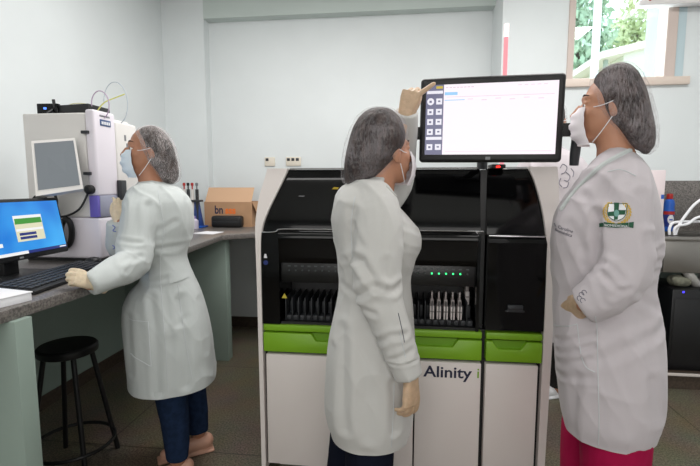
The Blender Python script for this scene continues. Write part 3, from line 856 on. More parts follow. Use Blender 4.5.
g = fuse([ell((0, 0, .03), (.07, .06, .035)), ell((.05, .02, .05), (.05, .05, .035)), ell((-.04, -.01, .045), (.04, .05, .035))], .006, 3)
V = crease(g[0], g[1], [], .012, (22, 22, 22)); V[:, 2] = np.maximum(V[:, 2], 0)
link('cloth', V, g[1], mat('dull_cloth', (112, 112, 98), .9), parent=rg)
bt = thing('detergent_bottle', 'blue bottle with a red cap standing on the sink counter', 'bottle', (1.834, 3.375, .9585))
part('body', lathe([(.030, 0), (.034, .005), (.034, .15), (.031, .17), (.034, .185), (.028, .215), (.016, .225)], n=28), M_blue, bt)
part('cap', lathe([(.019, .225), (.020, .228), (.019, .258), (.013, .262)], n=20), M_red, bt)


def wrap(r, a0, a1, z0, z1, n=12):
    V, F = [], []
    for k in range(n + 1):
        a = a0 + (a1 - a0) * k / n
        for rr, z in ((r, z0), (r, z1), (r + .0006, z1), (r + .0006, z0)): V.append((rr * math.cos(a), rr * math.sin(a), z))
    for k in range(n):
        for q in range(4): F.append((k * 4 + q, (k + 1) * 4 + q, (k + 1) * 4 + (q + 1) % 4, k * 4 + (q + 1) % 4))
    return V, F


part('label', wrap(.0342, R(180), R(330), .035, .142), mat('label_navy', (30, 50, 130), .4), bt)
part('label_band', wrap(.0350, R(185), R(325), .118, .140), M_red, bt)
part('label_disc', join([wrap(.0350, R(270 - w), R(270 + w), z, z + .009) for w, z in ((16, .052), (26, .061), (32, .070), (34, .079), (34, .088), (28, .097), (18, .106))]), M_paper, bt)
part('label_mark', wrap(.0357, R(252), R(288), .078, .088), mat('label_blue_mark', (50, 80, 180), .4), bt)
wbx = thing('plastic_box', 'upright white box on the sink counter behind the woman with the crest', 'box', (1.688, 3.27, .9585))
part('box', bx(-.075, .030, -.05, .05, 0, .42, .006), mat('box_pinkish', (228, 214, 216), .5), wbx)
part('sticker', bx(.008, .026, -.0515, -.049, .23, .258), M_blue, wbx)
for i, (lbl, pts) in enumerate((('white hose arching highest over the sink at the right edge', [(1.735, 3.10, .962), (1.75, 3.10, 1.02), (1.80, 3.11, 1.10), (1.86, 3.12, 1.17), (1.96, 3.14, 1.22), (2.1, 3.2, 1.2), (2.2, 3.25, .962)]),
                               ('white hose bending low from the sink rim beside the blue bottle', [(1.70, 3.10, .962), (1.697, 3.10, 1.0), (1.715, 3.105, 1.035), (1.76, 3.11, 1.045), (1.84, 3.12, 1.045), (1.95, 3.13, 1.04), (2.05, 3.15, .962)]),
                               ('white hose between the other two on the sink rim', [(1.725, 3.09, .962), (1.722, 3.09, 1.0), (1.745, 3.09, 1.022), (1.80, 3.09, 1.035), (1.86, 3.1, 1.075), (1.98, 3.1, 1.09), (2.1, 3.12, .962)]))):
    tag(link('hose', *tube(pts, .0085, 10, 6), M_paper), lbl, 'hose', 'white hoses on the sink')
bl = thing('roller_blind', 'rolled-up maroon blind with white lower rail at the top of the window', 'blind', (1.95, YR, 2.48))
part('rail', bx(-.40, .42, -.10, -.03, -.005, .030, .008, 3), mat('blind_rail', (226, 222, 222), .5), bl)
part('strip', bx(-.33, .42, -.108, -.03, .030, .050, .003), mat('blind_strip', (150, 126, 110), .6), bl)
part('roll', tube([(-.33, -.065, .085), (.42, -.065, .085)], .040, 18, 2), mat('maroon_fabric', (112, 40, 48), .8), bl)
part('bracket', bx(-.345, -.33, -.105, 0, .02, .13, .003), mat('bracket_red', (176, 60, 56), .5), bl)
part('bracket', bx(.42, .435, -.105, 0, .02, .13, .003), M_white, bl)


LW_BASE = (-1.008, 1.823, 0.0)
LW_ROT = 0.505
MW_BASE = (-0.104, 1.498, 0.0)
MW_ROT = 0.0696
RW_BASE = (0.624, 1.444, 0.0)
RW_ROT = -0.4077
BW_BASE = (0.86, 2.781, 0.0)
BW_ROT = -0.2998
LW_COAT = [(1.292, -0.052, 0, 0.044, 0.055), (1.272, -0.034, 0, 0.082, 0.11), (1.246, -0.031, 0, 0.109, 0.15), (1.212, -0.029, 0, 0.128, 0.175), (1.165, -0.033, 0, 0.139, 0.185), (1.106, -0.037, 0, 0.144, 0.185), (1.046, -0.044, 0, 0.136, 0.175), (0.994, -0.042, 0, 0.117, 0.165), (0.948, -0.022, 0, 0.101, 0.165), (0.869, -0.007, 0, 0.114, 0.175), (0.821, -0.02, 0, 0.146, 0.185), (0.768, -0.025, 0, 0.166, 0.195), (0.691, -0.019, 0, 0.177, 0.205), (0.599, -0.011, 0, 0.182, 0.21), (0.516, -0.007, 0, 0.181, 0.21), (0.466, -0.006, 0, 0.18, 0.21), (0.429, -0.007, 0, 0.18, 0.21)]
LW_CAP = [(1.525, -0.044, 0, 0.019, 0.03), (1.518, -0.048, 0, 0.038, 0.055), (1.51, -0.048, 0, 0.052, 0.068), (1.492, -0.045, 0, 0.066, 0.08), (1.464, -0.037, 0, 0.074, 0.086), (1.43, -0.027, 0, 0.076, 0.088), (1.401, -0.017, 0, 0.073, 0.085), (1.373, -0.009, 0, 0.07, 0.08), (1.344, 0.003, 0, 0.061, 0.07), (1.319, 0.013, 0, 0.05, 0.06), (1.297, 0.016, 0, 0.039, 0.05), (1.284, 0.018, 0, 0.021, 0.03)]
LW_HEAD = (-0.056, 0, 1.428)
LW_NECK = [(-0.071, 0, 1.351), (-0.061, 0, 1.309), (-0.052, 0, 1.251)]
LW_ARM = [(-0.076, -0.1, 1.22), (-0.095, -0.15, 1.16), (-0.115, -0.19, 1.071), (-0.129, -0.24, 0.987), (-0.19, -0.31, 0.966), (-0.253, -0.36, 0.942)]
LW_HAND = [(-0.244, -0.355, 0.944), (-0.28, -0.38, 0.972)]
LW_ARM2 = [(-0.08, 0.11, 1.214), (-0.132, 0.12, 1.152), (-0.176, 0.04, 1.022), (-0.181, -0.01, 1.07), (-0.184, -0.03, 1.13)]
LW_HAND2 = [(-0.184, -0.03, 1.13), (-0.183, -0.03, 1.187)]
LW_LEG = [(-0.028, -0.09, 0.674), (-0.015, -0.1, 0.413), (-0.002, -0.1, 0.231), (-0.001, -0.1, 0.103)]
LW_LEG2 = [(0.042, 0.09, 0.611), (0.072, 0.09, 0.339), (0.09, 0.09, 0.212), (0.096, 0.09, 0.105)]
LW_FOOT = [(0.0, -0.1, 0.084), (0.041, 0.04, 0.039)]
LW_FOLD = [([(-0.067, -0.18, 1.199), (-0.068, -0.2, 1.089), (-0.082, -0.22, 0.988)], 0.01, 0.014), ([(-0.177, -0.25, 1.08), (-0.098, -0.25, 1.065)], 0.004, 0.008), ([(-0.157, -0.3, 1.006), (-0.098, -0.3, 1.016)], 0.006, 0.01), ([(-0.145, -0.35, 0.977), (-0.116, -0.33, 1.008)], 0.005, 0.008), ([(-0.029, -0.18, 1.105), (0.027, -0.18, 1.135)], 0.004, 0.012), ([(-0.068, -0.18, 1.028), (0.062, -0.16, 1.035)], 0.005, 0.012), ([(-0.069, -0.19, 0.831), (-0.057, -0.2, 0.671), (-0.062, -0.2, 0.457)], 0.009, 0.016), ([(0.034, -0.18, 0.819), (0.049, -0.2, 0.636), (0.043, -0.2, 0.468)], 0.008, 0.018), ([(-0.16, -0.15, 0.758), (-0.163, -0.15, 0.524)], 0.006, 0.014), ([(0.114, -0.12, 0.797), (0.13, -0.14, 0.583)], 0.003, 0.015), ([(-0.008, -0.2, 0.706), (0.061, -0.2, 0.747)], 0.002, 0.012), ([(-0.109, -0.18, 0.893), (-0.007, -0.18, 0.912)], 0.004, 0.01), ([(0.078, -0.1, 1.218), (0.085, -0.1, 1.072)], 0.004, 0.012), ([(-0.21, -0.45, 0.974), (-0.16, -0.41, 1.003)], 0.004, 0.008)]
LW_BELT = [(-0.007, -0.2, 0.928), (0.072, -0.2, 0.934), (0.074, -0.2, 0.902), (-0.001, -0.2, 0.89)]
LW_POCKET = [(-0.158, -0.18, 0.75), (-0.086, -0.2, 0.747), (-0.083, -0.2, 0.568), (-0.158, -0.18, 0.609)]
LW_SEAM = [[(-0.03, -0.15, 1.26), (-0.014, -0.18, 1.104), (-0.034, -0.17, 0.977), (-0.033, -0.18, 0.825), (-0.026, -0.2, 0.626), (-0.025, -0.2, 0.459)], [(0.029, -0.18, 0.881), (0.044, -0.19, 0.696), (0.068, -0.19, 0.49)]]
LW_EMB = [[(-0.203, 0, 1.12), (-0.195, 0, 1.111), (-0.203, 0, 1.099), (-0.192, 0, 1.094)], [(-0.211, 0, 1.037), (-0.202, 0, 1.028), (-0.21, 0, 1.02)]]
MW_COAT = [(1.306, 0.022, 0, 0.03, 0.05), (1.29, -0.006, 0, 0.048, 0.09), (1.27, -0.026, 0, 0.071, 0.13), (1.247, -0.026, 0, 0.087, 0.16), (1.22, -0.02, 0, 0.101, 0.175), (1.18, -0.006, 0, 0.121, 0.18), (1.137, 0.013, 0, 0.139, 0.175), (1.093, 0.022, 0, 0.142, 0.17), (1.049, 0.018, 0, 0.132, 0.165), (0.998, 0.011, 0, 0.121, 0.155), (0.95, 0.01, 0, 0.12, 0.15), (0.891, 0.009, 0, 0.128, 0.16), (0.8, 0.003, 0, 0.141, 0.18), (0.728, -0.001, 0, 0.15, 0.19), (0.625, -0.004, 0, 0.154, 0.195), (0.534, -0.009, 0, 0.152, 0.195), (0.482, -0.008, 0, 0.144, 0.19), (0.442, -0.006, 0, 0.134, 0.18)]
MW_CAP = [(1.529, 0.015, 0, 0.014, 0.03), (1.524, 0.021, 0, 0.045, 0.06), (1.514, 0.021, 0, 0.061, 0.08), (1.498, 0.021, 0, 0.078, 0.095), (1.468, 0.019, -0.004, 0.093, 0.108), (1.435, 0.016, -0.008, 0.101, 0.114), (1.403, 0.008, -0.012, 0.101, 0.112), (1.374, -0.005, -0.012, 0.094, 0.106), (1.349, -0.017, -0.008, 0.086, 0.096), (1.323, -0.026, 0, 0.078, 0.085), (1.3, -0.039, 0, 0.064, 0.068), (1.283, -0.048, 0, 0.047, 0.05), (1.273, -0.054, 0, 0.023, 0.025)]
MW_HEAD = (0.041, 0.0, 1.391)
MW_NECK = [(0.038, 0, 1.336), (0.029, 0, 1.296), (0.013, 0, 1.244)]
MW_ARM = [(-0.0, -0.09, 1.224), (0.015, -0.14, 1.181), (0.018, -0.17, 1.093), (0.019, -0.19, 0.976), (0.057, -0.21, 0.868), (0.111, -0.22, 0.717)]
MW_HAND = [(0.117, -0.22, 0.711), (0.118, -0.22, 0.646)]
MW_ARM2 = [(-0.015, 0.09, 1.217), (0.014, 0.14, 1.208), (0.081, 0.2, 1.291), (0.102, 0.13, 1.404), (0.111, 0.045, 1.523)]
MW_HAND2 = [(0.108, 0.04, 1.512), (0.136, 0.035, 1.586)]
MW_LEG = [(0.002, -0.09, 0.782), (-0.0, -0.1, 0.515), (-0.006, -0.1, 0.34), (-0.015, -0.1, 0.07)]
MW_LEG2 = [(-0.041, 0.08, 0.721), (-0.07, 0.08, 0.415), (-0.085, 0.08, 0.217), (-0.093, 0.08, 0.014)]
MW_FOOT = [(-0.015, -0.1, 0.051), (-0.093, 0.08, -0.019)]
MW_FOLD = [([(-0.055, -0.2, 1.067), (-0.028, -0.24, 1.063), (0.012, -0.26, 0.998)], 0.012, 0.013), ([(-0.04, -0.22, 0.959), (0.001, -0.26, 0.992), (0.062, -0.26, 0.982), (0.086, -0.24, 0.994)], 0.01, 0.012), ([(0.019, -0.24, 0.829), (0.052, -0.28, 0.855), (0.094, -0.27, 0.858)], 0.008, 0.01), ([(0.04, -0.25, 1.065), (0.046, -0.25, 1.014)], 0.004, 0.012), ([(-0.03, -0.24, 0.923), (0.007, -0.27, 0.915)], 0.006, 0.01), ([(0.058, -0.27, 0.782), (0.115, -0.26, 0.809)], 0.005, 0.009), ([(0.045, -0.25, 0.765), (0.142, -0.25, 0.779)], 0.005, 0.005), ([(-0.098, -0.14, 1.045), (-0.059, -0.17, 1.062)], 0.005, 0.01), ([(-0.096, -0.12, 0.968), (-0.051, -0.16, 0.947)], 0.006, 0.012), ([(-0.06, -0.17, 1.206), (-0.062, -0.18, 1.088)], 0.006, 0.014), ([(-0.086, -0.14, 0.83), (-0.088, -0.16, 0.709), (-0.079, -0.16, 0.529)], 0.008, 0.018), ([(-0.028, -0.19, 0.832), (-0.016, -0.2, 0.727), (-0.009, -0.2, 0.511)], 0.005, 0.02), ([(0.064, -0.16, 0.68), (0.072, -0.17, 0.522)], 0.007, 0.014), ([(0.084, -0.14, 1.16), (0.145, -0.08, 1.132)], 0.004, 0.008), ([(0.079, -0.15, 1.1), (0.143, -0.08, 1.075)], 0.004, 0.008), ([(-0.117, -0.1, 0.766), (-0.121, -0.1, 0.581)], 0.005, 0.014), ([(-0.059, -0.18, 1.163), (-0.029, -0.22, 1.109)], 0.004, 0.01)]
MW_SEAM = [[(-0.051, -0.15, 1.247), (-0.063, -0.17, 1.162), (-0.059, -0.17, 1.062)], [(0.07, -0.16, 0.68), (0.068, -0.16, 0.582), (0.063, -0.16, 0.467)], [(0.078, -0.16, 0.871), (0.097, -0.16, 0.792)]]
MW_BADGE = [(0.072, -0.3, 0.958), (0.083, -0.3, 0.883), (0.089, -0.3, 0.866)]
MW_POCK = [(0.075, -0.2, 0.919), (0.087, -0.2, 0.868), (0.093, -0.2, 0.837)]
MW_LAPEL = [(0.042, -0.1, 1.277), (0.069, -0.12, 1.25), (0.097, -0.12, 1.21), (0.115, -0.1, 1.178)]
RW_COAT = [(1.386, 0.005, 0, 0.028, 0.055), (1.369, 0.006, 0, 0.05, 0.085), (1.351, 0.007, 0, 0.066, 0.12), (1.325, 0.008, 0, 0.082, 0.155), (1.289, 0.005, 0, 0.098, 0.175), (1.253, -0.001, 0, 0.115, 0.18), (1.211, -0.008, 0, 0.132, 0.185), (1.165, -0.01, 0, 0.142, 0.188), (1.101, -0.011, 0, 0.148, 0.182), (1.057, -0.014, 0, 0.144, 0.175), (1.016, -0.016, 0, 0.141, 0.17), (0.96, -0.011, 0, 0.14, 0.17), (0.895, -0.002, 0, 0.146, 0.185), (0.823, 0.008, 0, 0.15, 0.195), (0.77, 0.013, 0, 0.151, 0.2), (0.69, 0.02, 0, 0.148, 0.2), (0.617, 0.026, 0, 0.143, 0.2), (0.577, 0.027, 0, 0.137, 0.195), (0.541, 0.027, 0, 0.127, 0.185)]
RW_CAP = [(1.631, 0.002, 0, 0.015, 0.03), (1.627, -0.002, 0, 0.035, 0.055), (1.619, -0.006, 0, 0.049, 0.068), (1.605, -0.008, 0, 0.064, 0.08), (1.581, -0.005, 0, 0.073, 0.087), (1.552, 0.002, 0, 0.078, 0.09), (1.519, 0.011, 0, 0.078, 0.09), (1.487, 0.023, 0, 0.074, 0.088), (1.458, 0.038, 0, 0.066, 0.083), (1.433, 0.051, 0, 0.057, 0.078), (1.41, 0.061, 0, 0.048, 0.07), (1.389, 0.07, 0, 0.037, 0.058), (1.375, 0.076, 0, 0.02, 0.04), (1.369, 0.078, 0, 0.01, 0.02)]
RW_HEAD = (-0.014, 0, 1.516)
RW_NECK = [(-0.014, 0, 1.443), (-0.003, 0, 1.393), (0.007, 0, 1.336)]
RW_ARM = [(0.026, -0.08, 1.294), (0.03, -0.13, 1.253), (0.035, -0.17, 1.155), (0.035, -0.19, 1.05), (-0.005, -0.2, 0.988), (-0.054, -0.2, 0.948)]
RW_HAND = [(-0.054, -0.19, 0.951), (-0.107, -0.1, 0.877)]
RW_ARM2 = [(-0.003, 0.09, 1.296), (-0.027, 0.15, 1.247), (-0.059, 0.17, 1.109), (-0.068, 0.17, 0.986), (-0.066, 0.16, 0.882)]
RW_HAND2 = [(-0.065, 0.16, 0.875), (-0.07, 0.15, 0.795)]
RW_LEG = [(0.047, -0.08, 0.832), (0.046, -0.09, 0.561), (0.047, -0.09, 0.404), (0.059, -0.09, 0.082)]
RW_LEG2 = [(-0.01, 0.09, 0.77), (-0.017, 0.09, 0.454), (-0.02, 0.09, 0.272), (-0.017, 0.09, 0.03)]
RW_FOOT = [(0.06, -0.09, 0.066), (-0.017, 0.09, 0.012)]
RW_FOLD = [([(-0.028, -0.2, 1.2), (-0.029, -0.21, 1.134), (-0.019, -0.22, 1.077)], 0.014, 0.014), ([(-0.018, -0.26, 1.083), (0.009, -0.28, 1.073), (0.032, -0.28, 1.042)], 0.012, 0.01), ([(-0.01, -0.27, 1.051), (0.025, -0.28, 1.019)], 0.006, 0.01), ([(-0.022, -0.28, 1.026), (0.001, -0.28, 0.974)], 0.005, 0.01), ([(0.013, -0.28, 0.997), (0.046, -0.27, 1.019)], 0.005, 0.009), ([(0.077, -0.18, 1.15), (0.085, -0.18, 1.08), (0.071, -0.2, 1.008)], 0.01, 0.012), ([(0.091, -0.14, 1.093), (0.122, -0.1, 1.104)], 0.007, 0.01), ([(0.088, -0.15, 1.027), (0.117, -0.1, 1.043)], 0.007, 0.01), ([(0.08, -0.16, 1.109), (0.118, -0.1, 1.071)], 0.006, 0.01), ([(0.079, -0.17, 0.975), (0.13, -0.1, 0.938)], 0.006, 0.012), ([(-0.124, -0.12, 0.814), (-0.023, -0.2, 0.871)], 0.005, 0.008), ([(-0.122, -0.12, 0.777), (-0.021, -0.2, 0.837)], 0.005, 0.008), ([(-0.118, -0.12, 0.746), (-0.029, -0.2, 0.798)], 0.004, 0.009), ([(-0.116, -0.12, 0.709), (-0.022, -0.2, 0.748)], 0.005, 0.01), ([(-0.005, -0.2, 0.803), (0.084, -0.19, 0.859), (0.138, -0.1, 0.883)], 0.006, 0.016), ([(0.086, -0.17, 0.922), (0.113, -0.17, 0.803), (0.128, -0.16, 0.647)], 0.004, 0.018), ([(0.044, -0.2, 0.841), (0.06, -0.2, 0.732), (0.061, -0.2, 0.62)], 0.003, 0.02), ([(0.12, -0.15, 0.755), (0.152, -0.12, 0.635)], 0.004, 0.014), ([(-0.066, -0.16, 1.25), (-0.035, -0.19, 1.199)], 0.006, 0.012), ([(-0.018, -0.2, 1.28), (0.002, -0.23, 1.203)], 0.004, 0.014), ([(0.062, -0.18, 1.254), (0.078, -0.18, 1.177)], 0.005, 0.012), ([(-0.096, -0.14, 1.166), (-0.058, -0.17, 1.1)], 0.004, 0.014), ([(-0.06, -0.18, 0.741), (-0.061, -0.16, 0.565)], 0.004, 0.014)]
RW_SEAM = [[(-0.022, -0.2, 0.935), (-0.015, -0.2, 0.858), (-0.007, -0.2, 0.745), (0.001, -0.2, 0.632), (0.003, -0.2, 0.553)], [(-0.135, -0.1, 0.852), (-0.099, -0.15, 0.871), (-0.067, -0.18, 0.888)], [(-0.067, -0.18, 0.888), (-0.047, -0.18, 0.788), (-0.015, -0.2, 0.767)], [(-0.016, -0.17, 1.315), (0.016, -0.2, 1.321), (0.051, -0.18, 1.303)]]
RW_EMBL = (0.012, -0.24, 1.201)
RW_TEXT = (-0.122, -0.1, 1.15)
RW_COLLAR = [(0.036, -0.08, 1.377), (0.003, -0.13, 1.356), (-0.027, -0.14, 1.335), (-0.057, -0.13, 1.305), (-0.095, -0.1, 1.26), (-0.128, -0.06, 1.207)]
RW_CUFF = [(-0.057, -0.26, 0.989), (-0.054, -0.26, 0.973)]
BW_COAT = [(1.506, -0.006, 0, 0.048, 0.05), (1.472, -0.006, 0, 0.096, 0.085), (1.437, -0.008, 0, 0.136, 0.11), (1.39, -0.008, 0, 0.163, 0.125), (1.321, -0.003, 0, 0.177, 0.13), (1.192, 0.003, 0, 0.172, 0.13), (0.985, 0.013, 0, 0.157, 0.12), (0.865, 0.018, 0, 0.163, 0.125), (0.653, 0.026, 0, 0.18, 0.14), (0.439, 0.036, 0, 0.186, 0.14), (0.377, 0.038, 0, 0.187, 0.14)]
BW_CAP = [(1.763, -0.017, 0, 0.016, 0.03), (1.752, -0.017, 0, 0.053, 0.06), (1.723, -0.016, 0, 0.074, 0.085), (1.683, -0.014, 0, 0.079, 0.095), (1.645, -0.013, 0.012, 0.08, 0.085), (1.602, -0.011, 0.03, 0.075, 0.06), (1.556, -0.009, 0.05, 0.059, 0.035)]
BW_HEAD = (-0.012, 0, 1.649)
BW_NECK = [(-0.009, 0.02, 1.589), (-0.007, 0.02, 1.531), (-0.004, 0.02, 1.461)]
BW_ARM = [(0.115, 0, 1.389), (0.16, 0, 1.308), (0.204, -0.01, 1.11), (0.227, -0.02, 0.939), (0.227, -0.05, 0.713)]
BW_HAND = [(0.227, -0.05, 0.707), (0.221, -0.07, 0.6)]
BW_ARM2 = [(-0.121, 0, 1.393), (-0.162, 0, 1.31), (-0.193, -0.01, 1.099), (-0.203, -0.02, 0.916), (-0.181, -0.05, 0.675)]
BW_HAND2 = [(-0.181, -0.05, 0.669), (-0.164, -0.07, 0.558)]
BW_LEG = [(0.101, 0, 0.539), (0.102, 0, 0.292), (0.084, 0, 0.069)]
BW_LEG2 = [(-0.03, 0, 0.524), (-0.014, 0, 0.275), (-0.005, 0, 0.053)]
BW_EMB = [[(0.04, -0.15, 1.373), (0.054, -0.15, 1.395), (0.075, -0.15, 1.378), (0.066, -0.15, 1.351), (0.046, -0.15, 1.34)], [(0.071, -0.15, 1.351), (0.092, -0.15, 1.329), (0.083, -0.15, 1.302), (0.063, -0.15, 1.307)], [(0.047, -0.15, 1.318), (0.039, -0.15, 1.291), (0.055, -0.15, 1.269)], [(0.088, -0.15, 1.296), (0.08, -0.15, 1.269), (0.06, -0.15, 1.264)], [(0.095, -0.15, 1.372), (0.11, -0.15, 1.351), (0.107, -0.15, 1.324)], [(0.024, -0.15, 1.274), (0.04, -0.15, 1.266)]]

# ------------------------------------------------------------------ people


def frame(direction, dorsal, origin, flip=False, s=1):
    x = Vector(direction).normalized(); z = Vector(dorsal); z = (z - x * z.dot(x)).normalized(); y = z.cross(x)
    if flip: y = -y
    M = Matrix((x, y, z)).transposed().to_4x4()
    return Matrix.Translation(Vector(origin)) @ M @ Matrix.Scale(s, 4)


def hand_parts(M, curls, thumb=(35, 20, 25), grow=0, spread=(6, 1, -4, -9)):
    """wrist at origin, fingers along +x, thumb on +y, back of the hand +z"""
    out = []
    def T(p): return (M @ Vector(p))[:]
    sc = M.to_scale().x
    rows = [(-.070, .022, .018), (-.04, .026, .020), (0, .028, .020), (.03, .034, .018), (.065, .040, .016), (.092, .040, .013)]
    V, F = [], []
    n = 16
    for x, a, b in rows:
        for k in range(n):
            t = 2 * math.pi * k / n; c, s = math.cos(t), math.sin(t)
            V.append(T((x, (a + grow) * math.copysign(abs(c) ** .8, c), (b + grow) * math.copysign(abs(s) ** .8, s))))
    for i in range(len(rows) - 1):
        for k in range(n):
            k2 = (k + 1) % n; F.append((i * n + k, i * n + k2, (i + 1) * n + k2, (i + 1) * n + k))
    F += [tuple(range(n))[::-1], tuple((len(rows) - 1) * n + k for k in range(n))]
    out.append((V, F))
    ys = (.030, .010, -.010, -.029); x0 = (.086, .091, .088, .080); ln = (.070, .078, .072, .056); rd = (.0092, .0095, .009, .0078)
    for i in range(4):
        p = Vector((x0[i], ys[i], .002)); a = 0; pts = [p + Vector((-.02, 0, 0)), p]; sp = R(spread[i])
        for j, fr in enumerate((.46, .31, .23)):
            a += R(curls[i][j]); L = ln[i] * fr
            p = p + Vector((math.cos(a) * math.cos(sp), math.cos(a) * math.sin(sp), -math.sin(a))) * L; pts.append(p)
        rr = [(rd[i] * q + grow) * sc for q in (1.05, 1.08, 1, .92, .78)]
        out += limb([T(q) for q in pts], rr, 12)
    a = R(thumb[0]); p = Vector((.018, .022, -.006)); pts = [p]
    for j, L in enumerate((.038, .030, .024)):
        if j: a -= R(thumb[j])
        p = p + Vector((math.cos(a), math.sin(a), -.22)).normalized() * L; pts.append(p)
    out += limb([T(q) for q in pts], [(q + grow) * sc for q in (.014, .0125, .0105, .0085)], 12)
    return out


RELAX = [(25, 30, 20), (32, 35, 25), (38, 38, 25), (42, 40, 25)]
FIST = [(60, 70, 45), (65, 75, 45), (68, 75, 45), (70, 75, 45)]


def head_parts():
    P = [ell((-.002, 0, .020), (.080, .067, .074), n=24), ell((.03, 0, -.032), (.062, .057, .080), n=24), ell((.052, 0, -.092), (.030, .032, .022)),
         ell((.066, 0, .022), (.022, .048, .014)), tube([(.088, 0, .004), (.102, 0, -.018), (.110, 0, -.034)], [.008, .010, .013], 10),
         ell((.098, .011, -.037), (.010, .008, .008)), ell((.098, -.011, -.037), (.010, .008, .008)),
         ell((.088, 0, -.060), (.010, .022, .006)), ell((.086, 0, -.070), (.011, .020, .007))]
    for s in (1, -1):
        P += [ell((.048, .036 * s, -.024), (.028, .022, .024)), ell((.068, .032 * s, .0065), (.013, .017, .006)), ell((.067, .032 * s, -.0085), (.012, .016, .005)),
              ell((-.006, .069 * s, -.014), (.018, .009, .030)), ell((-.002, .068 * s, -.034), (.010, .008, .012))]
    return P


def head_matrix(c, az, pitch=0):
    """az: facing direction in the person's plane, 0 = picture right, 180 = picture left, 90 = away"""
    return Matrix.Translation(Vector(c)) @ Matrix.Rotation(R(az), 4, 'Z') @ Matrix.Rotation(R(-pitch), 4, 'Y') @ Matrix.Scale(.96, 4)


def mask_geo(M):
    V, F = [], []; ns, nt = 22, 25
    for i in range(ns):
        s = i / (ns - 1); z = -.006 - .116 * s
        xc = float(np.interp(s, [0, .18, .4, .6, .8, 1], [.098, .113, .118, .116, .108, .090]))
        xe = float(np.interp(s, [0, .5, 1], [.066, .060, .046])); Wd = float(np.interp(s, [0, .3, .7, 1], [.044, .052, .053, .042]))
        pl = .0022 * (1 if (i // 3) % 2 else -1)
        for j in range(nt):
            t = (j / (nt - 1) * 2 - 1) * 1.40
            V.append((M @ Vector((xe + (xc - xe) * max(math.cos(t), 0) ** .75 + pl * math.cos(t), Wd * math.sin(t) / math.sin(1.40), z)))[:])
    for i in range(ns - 1):
        for j in range(nt - 1): F.append((i * nt + j, i * nt + j + 1, (i + 1) * nt + j + 1, (i + 1) * nt + j))
    # give it thickness
    n = len(V); c = M @ Vector((0, 0, -.06))
    V2 = [tuple(Vector(v) + (c - Vector(v)).normalized() * .0018) for v in V]
    F2 = [tuple(k + n for k in f[::-1]) for f in F]
    rim = [j for j in range(nt)] + [i * nt + nt - 1 for i in range(1, ns)] + [(ns - 1) * nt + j for j in range(nt - 2, -1, -1)] + [i * nt for i in range(ns - 2, 0, -1)]
    F3 = [(rim[k], rim[(k + 1) % len(rim)], rim[(k + 1) % len(rim)] + n, rim[k] + n) for k in range(len(rim))]
    return V + V2, F + F2 + F3


def cap_geo(rows, dn=0):
    V, F = fuse([loft(resample_rows(rows, 3), 36, 2.0, -dn)], .0045, 6)
    if dn == 0:
        Nn = normals(V, F); c = V.mean(0)
        d = []
        for v in V:
            q = v - c; a = math.atan2(q[1], q[0] + .3 * q[2])
            d.append(.0022 * noise.noise(Vector((a * 6, q[2] * 9, 3))) + .0022 * noise.noise(Vector((v[0] * 38, v[1] * 38, v[2] * 16))) + .0012 * noise.noise(Vector((v[0] * 90, v[1] * 90, v[2] * 40))))
        V = V + Nn * np.array(d)[:, None]
    return V, F


def cut_below(V, F, z):
    """open lower edge of a coat: a clean hem, turned up a little inside"""
    me = bpy.data.meshes.new('tmp'); me.from_pydata([tuple(v) for v in V], [], F)
    bm = bmesh.new(); bm.from_mesh(me); bpy.data.meshes.remove(me)
    bmesh.ops.bisect_plane(bm, geom=bm.verts[:] + bm.edges[:] + bm.faces[:], plane_co=(0, 0, z), plane_no=(0, 0, -1), clear_outer=True)
    rim = [e for e in bm.edges if len(e.link_faces) == 1]
    r = bmesh.ops.extrude_edge_only(bm, edges=rim)
    vs = [g for g in r['geom'] if isinstance(g, bmesh.types.BMVert)]
    c = sum((v.co for v in vs), Vector()) / len(vs)
    for v in vs: v.co = v.co + (Vector((c.x, c.y, v.co.z)) - v.co) * .02 + Vector((0, 0, .03))
    V2, F2 = bmdata(bm)
    return np.array(V2), F2


class Cloth:
    def __init__(s, V, F): s.t = BVHTree.FromPolygons([tuple(v) for v in V], F)
    def hit(s, x, z, off=.0015):
        h = s.t.ray_cast(Vector((x, -3, z)), Vector((0, 1, 0)))
        if h[0] is None: return None
        return h[0] + Vector((0, -1, 0)) * off * .6 + h[1] * off * .4 * (1 if h[1].y < 0 else -1)
    def poly(s, pts, off=.0015, cuts=3):
        bm = bmesh.new(); f = bm.faces.new([bm.verts.new((p[0], 0, p[1])) for p in pts])
        bmesh.ops.triangulate(bm, faces=[f])
        if cuts: bmesh.ops.subdivide_edges(bm, edges=bm.edges[:], cuts=cuts, use_grid_fill=True)
        V, F = bmdata(bm); return s.flat(V, F, off)
    def flat(s, V, F, off):
        out, ok = [], True
        for v in V:
            h = s.hit(v[0], v[2], off)
            if h is None: ok = False; out.append(v)
            else: out.append(h[:])
        return (out, F) if ok else ([], [])
    def text(s, st, size, x, z, off=.0015, rot=0, bold=0):
        V, F = text_mesh(st, size, bold, 'CENTER'); c, sn = math.cos(rot), math.sin(rot)
        return s.flat([(x + v[0] * c - v[1] * sn, 0, z + v[0] * sn + v[1] * c) for v in V], F, off)
    def line(s, pts, r=.0012, off=.0006):
        P, _ = smooth_path(pts, [0] * len(pts), 8); Q = []
        for p in P:
            h = s.hit(p.x, p.z, off)
            if h is not None and (not Q or (h - Q[-1]).length < .05): Q.append(h)
        return tube([q[:] for q in Q], r, 6, 1) if len(Q) > 2 else ([], [])


